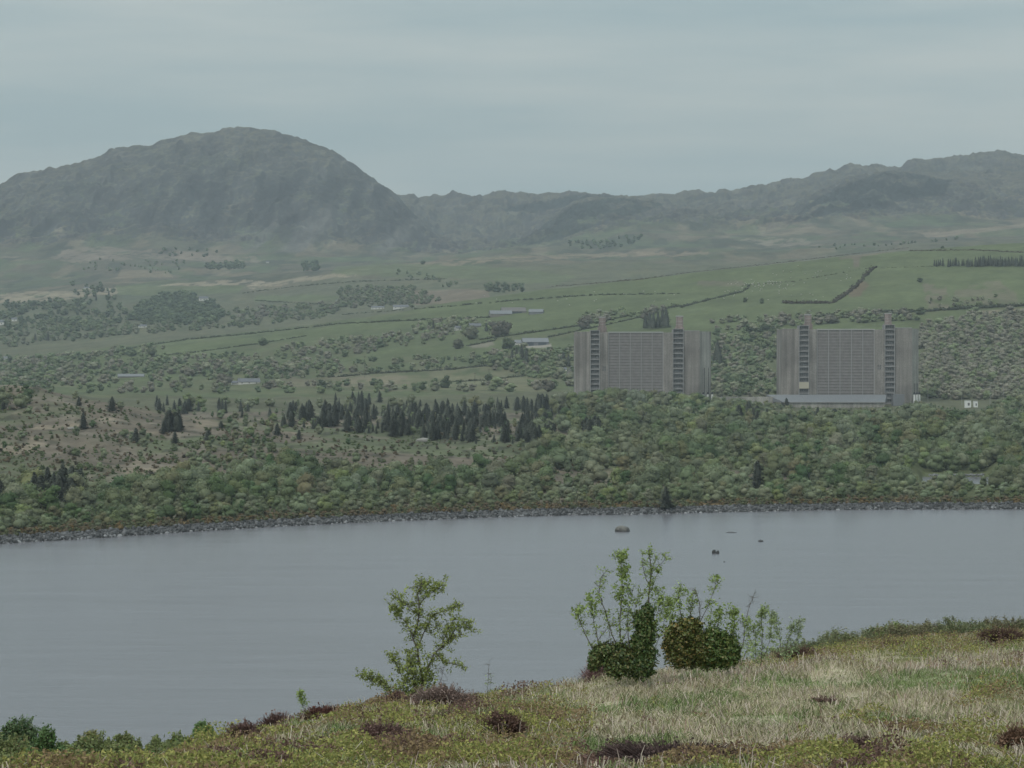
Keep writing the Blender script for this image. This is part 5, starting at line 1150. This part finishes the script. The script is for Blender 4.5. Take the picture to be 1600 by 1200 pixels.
for k, a_ in enumerate(((1232, 1028, 60, 14, 125, 'low dull green bush left on the right shoulder'), (1268, 1020, 56, 16, 128, 'dull green bush second on the right shoulder'), (1305, 1015, 60, 17, 130, 'grey-green bush third on the right shoulder'), (1345, 1008, 50, 14, 132, 'grey-green bush fourth on the right shoulder'),
        (1378, 1004, 50, 26, 132, 'grey-green bush just left of the bright one'), (1402, 1000, 46, 34, 130, 'brighter green bush standing up from the right shoulder'), (1440, 1002, 56, 34, 134, 'rounded bush right of the bright one'), (1480, 1000, 60, 33, 134, 'brownish green gorse on the right shoulder'),
        (1522, 998, 60, 32, 136, 'dull gorse near the right edge'), (1565, 998, 56, 34, 138, 'dull gorse second from the right edge'), (1600, 998, 50, 35, 138, 'dull gorse cut by the right edge'), (1640, 998, 60, 35, 138, 'dull gorse beyond the right edge'), (1425, 1006, 80, 22, 120, 'low dark bush below the bright one'), (1340, 1020, 80, 16, 120, 'low heath bush below the right shoulder'))):
    tone = (0.23, 0.28, 0.10) if 'bright' in a_[5][:9] else (GS if k % 3 else (0.20, 0.185, 0.11))
    if px is not None: bush(a_[0], a_[1], a_[2] * 1.55, a_[3] * (.75 + .35 * ((k * 7) % 5) / 4), *a_[4:], tone, 40 + k, ls=.05, n=7500, group='dull green bushes on the right shoulder')

# ---- traced small trees
def tree_traced(name, d, base_px, branches, label, leafs, twig=.5, tw_len=14, ls=.055, tone=(0.15, 0.19, 0.05), seed=0, ivy=(), cat='tree', bark=M_bark, r0=.03, group=None, ivytone=None, leafpatch=()):
    g = np.random.default_rng(seed + 2000); mpp = d / F; bx = base_px[0]; base = fore_at(bx, d); zpx = lambda py: H - math.tan(math.atan((py - 600) / F) + PITCH) * d
    e = empty(name, base, label=label, cat=cat, group=group)
    def P3(px, py, dy=0.0): return np.array([(px - bx) * mpp, dy, zpx(py) - base.z])
    A = Acc(); tips = []
    for br in branches:
        path, rr = br[0], br[1]; dy0 = (g.random() - .5) * .5; m = len(path)
        pts_ = np.array([P3(px + g.normal() * .5, py, dy0 * (i / max(1, m - 1)) + g.normal() * .02) for i, (px, py) in enumerate(path)])
        rad = np.linspace(rr, rr * .3, m); 
        # densify
        tt = np.linspace(0, m - 1, m * 3); pp = np.stack([np.interp(tt, np.arange(m), pts_[:, c]) for c in range(3)], 1) + g.normal(size=(m * 3, 3)) * .006
        A.add(*tube(pp, np.interp(tt, np.arange(m), rad), 6), np.ones(3)); tips.append((pp, rr, br[2] if len(br) > 2 else leafs))
    Lf = Acc()
    for pp, rr, dens_ in tips:
        seg = np.linalg.norm(np.diff(pp, axis=0), axis=1); Ltot = seg.sum(); k = int(Ltot / mpp * twig)
        for _ in range(k):
            t_ = (g.random() ** .7) * (len(pp) - 1); i = min(int(t_), len(pp) - 2); p = pp[i] + (pp[i + 1] - pp[i]) * (t_ - i)
            if t_ / (len(pp) - 1) < .25 and dens_ < 3: continue
            dr = unit(g.normal(size=3) * (1, .8, .7) + (0, 0, .35)); L = tw_len * mpp * (.4 + .8 * g.random()); q = p + dr * L; mid = (p + q) / 2 + g.normal(size=3) * L * .08
            A.add(*tube([p, mid, q], [rr * .22 + .002, .003, .002], 4), np.ones(3))
            nl_ = int(dens_ * (1.8 + 2.4 * g.random()))
            if nl_:
                s = g.random((nl_, 1)); Pl = p + (q - p) * (.25 + .8 * s) + g.normal(size=(nl_, 3)) * ls * .6
                V = cards(Pl, unit(g.normal(size=(nl_, 3)) + (0, -.3, .5)), ls * .62 * (.6 + .7 * g.random(nl_)), 1.9, g); Lf.add(V, quadidx(nl_), np.repeat(np.array(tone) * (.65 + .75 * g.random((nl_, 1))), 4, 0))
    for (px, py, wr, hr, n_) in leafpatch:
        n_ = int(n_ * .6)
        Pl = np.stack([P3(px, py)] * n_) + np.clip(g.normal(size=(n_, 3)), -2, 2) * (wr * mpp * .5, wr * mpp * .5, hr * mpp * .5)
        V = cards(Pl, unit(g.normal(size=(n_, 3)) + (0, -.3, .5)), ls * (.6 + .7 * g.random(n_)), 1.7, g); Lf.add(V, quadidx(n_), np.repeat(np.array(tone) * (.65 + .75 * g.random((n_, 1))), 4, 0))
    V, Qd, _ = A.get(); link('branches', npmesh('branches', V, Qd, None, [bark]), None, e)
    if Lf.n: link('foliage', Lf.mesh('leaves', M_leaf), None, e)
    if ivy:
        I = Acc(); g2 = g
        for (px, py, wr, hr) in ivy:
            c = P3(px, py); rx, rz = wr * mpp, hr * mpp; V, Qc = CS4; I.add(V * (rx * .5, rx * .45, rz * .55) * tint(len(V), .12, g2)[:, None] + c, Qc, np.array((.06, .07, .03)))  # core coloured darker than the leaves: painted shade giving depth in the gaps
            n_ = int(150 * (wr + hr)); dn = unit(g2.normal(size=(n_, 3))); lum = .95 + .14 * np.sin(dn[:, 0:1] * 7 + dn[:, 2:3] * 9 + px) + .12 * np.sin(dn[:, 0:1] * 15 - dn[:, 2:3] * 17 + py)
            P = c + dn * lum * (rx, rx * .8, rz) * (.55 + .5 * g2.random((n_, 1)) + .75 * g2.random((n_, 1)) ** 6); V = cards(P, unit(dn + .9 * g2.normal(size=(n_, 3))), .03 + .045 * g2.random(n_), 1.4, g2)
            pal = np.array([(.10, .135, .045), (.15, .155, .055), (.24, .19, .08), (.07, .10, .035)]); cc = pal[g2.choice(4, n_, p=[.4, .3, .15, .15])] * (.62 + .65 * g2.random((n_, 1)))
            if ivytone is not None: cc = cc * np.array(ivytone)
            I.add(V, quadidx(n_), np.repeat(cc, 4, 0))
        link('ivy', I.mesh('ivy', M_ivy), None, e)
    return e
TA = (0.24, 0.28, 0.09)
tree_traced('small_tree', 64, (655, 1098), [
    ([(655, 1100), (660, 1060), (655, 1030), (652, 1012), (645, 995), (652, 975), (656, 950), (652, 930), (660, 908)], .030, 3), ([(655, 1096), (665, 1050), (680, 1020), (702, 1001), (722, 990)], .026, 3),
    ([(680, 1020), (692, 1034), (712, 1038), (730, 1042)], .012, 3), ([(652, 1012), (664, 985), (675, 962), (700, 952), (726, 942)], .014, 4), ([(645, 995), (636, 975), (622, 958), (608, 942)], .014, 4), ([(654, 960), (640, 948), (622, 936), (612, 930)], .010, 4),
    ([(656, 945), (668, 930), (684, 920), (692, 914)], .010, 5), ([(652, 930), (650, 918), (674, 906)], .008, 4), ([(702, 1001), (712, 980), (728, 975), (738, 990)], .010, 4), ([(690, 1010), (698, 985), (710, 966)], .010, 4), ([(664, 985), (676, 990), (682, 975)], .008, 3),
    ([(652, 1098), (642, 1050), (640, 1020)], .014, 4), ([(648, 1096), (628, 1060), (618, 1035), (612, 1022)], .012, 3), ([(645, 1100), (622, 1082), (600, 1070), (580, 1062), (562, 1056)], .012, 4), ([(630, 1098), (606, 1085), (590, 1055)], .008, 3), ([(650, 1090), (648, 1060), (636, 1040)], .010, 3),
    ([(660, 1095), (672, 1070), (668, 1050)], .010, 4), ([(664, 1098), (688, 1070), (694, 1040)], .007, 0), ([(650, 1100), (634, 1088), (630, 1060)], .010, 4)],
    'small leaning tree with sparse yellow-green leaves on the crest, left of the ivy clumps', 2, .55, 15, .055, TA, 1, leafpatch=[(655, 1060, 26, 30, 260), (640, 1075, 30, 22, 220), (672, 1080, 22, 20, 120), (660, 925, 30, 10, 60), (630, 955, 20, 12, 50), (715, 975, 20, 20, 60)])
TB = (0.25, 0.32, 0.11)
d2 = 70
tree_traced('ivy_clad_sapling', d2, (960, 1052), [
    ([(938, 1050), (925, 1012), (912, 985), (905, 968), (899, 952)], .016, 3), ([(940, 1040), (934, 1000), (926, 965), (922, 935)], .014, 3), ([(934, 1000), (950, 980)], .01, 1), ([(970, 1030), (955, 985), (945, 955), (936, 925), (938, 905), (948, 888)], .016, 2), ([(972, 1020), (969, 975), (971, 930), (972, 890), (966, 862)], .017, 4),
    ([(985, 1020), (980, 975), (984, 945), (990, 920)], .014, 2), ([(955, 1005), (951, 985), (960, 965)], .008, 2), ([(975, 1000), (990, 960), (1000, 925)], .008, 3)],
    'left ivy-covered clump with the fan of thin leafy rowan stems', 3, .34, 13, .06, TB, 2, ivy=[(946, 1018, 13, 11), (958, 1028, 14, 15), (972, 1022, 11, 14), (934, 1026, 10, 13), (982, 1040, 12, 13), (964, 1044, 15, 12), (990, 1026, 7, 9), (928, 1036, 7, 9)],
    leafpatch=[(974, 870, 9, 14, 130), (978, 900, 10, 22, 180), (966, 925, 12, 16, 110), (978, 940, 12, 14, 80), (905, 952, 12, 8, 70), (924, 935, 10, 14, 70), (928, 955, 10, 10, 40)], ivytone=(.9, 1, 1))
tree_traced('ivy_clad_sapling', d2, (1008, 1060), [
    ([(1006, 1060), (1008, 1000), (1013, 950), (1014, 920), (1018, 892), (1014, 858)], .028, 2), ([(1018, 895), (1028, 885), (1036, 878), (1041, 868)], .010, 2), ([(1014, 915), (1008, 900), (1002, 880), (1003, 862)], .010, 2), ([(1016, 900), (1024, 870)], .008, 2), ([(1014, 930), (1024, 905), (1030, 890)], .008, 3),
    ([(1008, 1040), (1022, 990), (1030, 950), (1028, 920)], .008, 4), ([(1012, 1040), (1034, 990), (1042, 950), (1046, 935)], .006, 5)],
    'upright ivy column with a taller leafy rowan stem rising out of it', 3, .4, 11, .055, TB, 3, ivy=[(1004, 1044, 15, 16), (1012, 1022, 12, 14), (1000, 1008, 12, 14), (1009, 990, 13, 16), (1002, 972, 10, 12), (1011, 960, 9, 13), (996, 1030, 9, 12)], leafpatch=[(1030, 930, 14, 20, 70), (998, 990, 12, 14, 60), (1040, 950, 10, 22, 60), (1016, 860, 6, 8, 30)], ivytone=(.75, .95, .9))
tree_traced('ivy_clad_sapling', d2 + 2, (1072, 1045), [
    ([(1070, 1045), (1070, 990), (1063, 950), (1060, 918)], .02, 3), ([(1075, 1000), (1080, 950), (1084, 925)], .014, 3), ([(1085, 1000), (1093, 965), (1093, 942), (1086, 920)], .015, 0), ([(1092, 975), (1106, 950), (1114, 930), (1122, 904)], .010, 2), ([(1055, 1010), (1050, 970), (1048, 950)], .008, 4)],
    'large round bronze-green ivy ball with thin stems above', 3, .4, 12, .055, TB, 4, ivy=[(1058, 1008, 16, 20), (1070, 986, 18, 15), (1088, 996, 13, 13), (1049, 992, 9, 12), (1066, 1024, 20, 16), (1094, 1020, 18, 18), (1082, 974, 12, 8), (1045, 1010, 7, 9), (1098, 1004, 10, 9)], leafpatch=[(1066, 925, 14, 14, 80), (1060, 945, 14, 14, 60), (1122, 904, 7, 8, 60), (1108, 940, 8, 10, 40), (1084, 930, 6, 12, 30)], ivytone=(1.15, 1.05, .9))
tree_traced('ivy_clad_sapling', d2 + 2, (1122, 1045), [
    ([(1120, 1045), (1118, 1000), (1124, 965), (1128, 952)], .016, 3), ([(1130, 1040), (1142, 1000), (1148, 970), (1146, 950)], .013, 4), ([(1150, 1040), (1162, 1000), (1164, 975), (1172, 950), (1180, 926)], .012, 0), ([(1112, 1010), (1108, 985), (1112, 955)], .008, 3), ([(1158, 1040), (1172, 1000), (1166, 965)], .008, 3)],
    'right ivy mound, lower and greener, with leafy and bare shoots', 3, .45, 12, .055, TB, 5, ivy=[(1110, 1006, 13, 15), (1126, 1000, 12, 13), (1140, 1008, 11, 14), (1148, 1022, 8, 14), (1118, 1024, 17, 16), (1134, 1026, 14, 14), (1102, 1028, 12, 11), (1114, 990, 9, 7)], leafpatch=[(1126, 952, 10, 10, 60), (1148, 962, 14, 14, 110), (1140, 980, 16, 12, 80), (1115, 965, 12, 10, 40)], ivytone=(.9, 1.1, .9))
TC = (0.25, 0.31, 0.14)
tree_traced('sapling', 78, (1190, 1030), [([(1190, 1040), (1191, 990), (1190, 965), (1196, 950)], .014, 4), ([(1182, 1038), (1180, 1000), (1176, 975)], .008, 4), ([(1192, 1035), (1202, 1000), (1206, 965)], .007, 3)], 'slim leafy sapling right of the ivy mounds', 4, .5, 11, .055, TC, 6, leafpatch=[(1194, 955, 8, 10, 60), (1186, 990, 14, 20, 110), (1182, 1020, 26, 14, 200)])
tree_traced('sapling', 80, (1225, 1028), [([(1218, 1035), (1220, 1000), (1214, 975), (1208, 958)], .010, 4), ([(1226, 1035), (1232, 1000), (1240, 980), (1250, 968)], .010, 4), ([(1234, 1035), (1244, 1005), (1250, 980)], .007, 4)], 'faint pale-leaved sapling at the right end of the sapling row', 4, .5, 11, .055, (0.26, 0.31, 0.17), 7, leafpatch=[(1215, 985, 12, 18, 90), (1238, 990, 14, 16, 90), (1225, 1015, 26, 12, 160), (1160, 1018, 26, 12, 160)])
tree_traced('sapling', 66, (762, 1090), [([(762, 1092), (762, 1070), (764, 1050), (764, 1034)], .006, 0), ([(762, 1090), (766, 1072), (768, 1060)], .004, 2)], 'thin bare shoot standing alone between the small tree and the ivy clumps', 1, .3, 8, .03, TB, 8, leafpatch=[(761, 1068, 4, 14, 22)])
tree_traced('sapling', 58, (476, 1128), [([(478, 1130), (475, 1108), (472, 1092), (470, 1080)], .006, 2), ([(474, 1100), (468, 1084)], .004, 4)], 'tiny leafy seedling on the crest at the left', 3, .5, 7, .045, TB, 9, leafpatch=[(470, 1083, 7, 6, 45), (476, 1098, 4, 5, 14)])

# tell look-alikes apart by their order along the bank
same = {}
for o in bpy.data.objects:
    if o.parent is None and o.get('group') in ('leafy trees in the wood across the lake', 'dark conifers across the lake'): same.setdefault(o['label'], []).append(o)
for lb, os_ in same.items():
    if 1 < len(os_) <= 40:
        os_.sort(key=lambda q: q.location.x / q.location.y); nn2 = len(os_)
        for k, o in enumerate(os_):
            wd_ = ('leftmost', 'rightmost')[k] if nn2 == 2 else 'leftmost' if k == 0 else 'rightmost' if k == nn2 - 1 else ((('second', 'third', 'fourth', 'fifth', 'sixth', 'seventh', 'eighth', 'ninth', 'tenth', 'eleventh', 'twelfth')[k - 1] if k < 12 else None))
            if wd_: new = (wd_ + ' ' + lb) if wd_.endswith('most') else wd_ + ' from left, ' + lb
            else: new = lb
            if len(new.replace(',', '').split()) <= 16: o['label'] = new
            else:
                new = new.replace('low on the bank, ', 'low, ').replace(' green tree', ' tree').replace(' from left, ', ' ').replace('in the conifer cluster low by the left shore', 'cluster by the left shore').replace('at the conifer belt', 'conifer belt').replace('in the clump ', 'clump ')
                if len(new.replace(',', '').split()) <= 16: o['label'] = new
# ------------------------------------------------------------------ air
m = bpy.data.materials.new('haze'); m.use_nodes = True; t = m.node_tree; t.nodes.clear()
o_ = N(t, 'ShaderNodeOutputMaterial'); v = N(t, 'ShaderNodeVolumePrincipled'); v.inputs['Color'].default_value = (0.81, 0.915, 1.0, 1); v.inputs['Density'].default_value = 5.4e-5; v.inputs['Anisotropy'].default_value = 0.0
t.links.new(v.outputs[0], o_.inputs['Volume'])
b = MB(); b.box(-4200, 4200, -60, 11900, -8, 760); hz = b.build('haze', m); tag(hz, 'pale blue haze in the valley air', 'haze', kind='stuff')
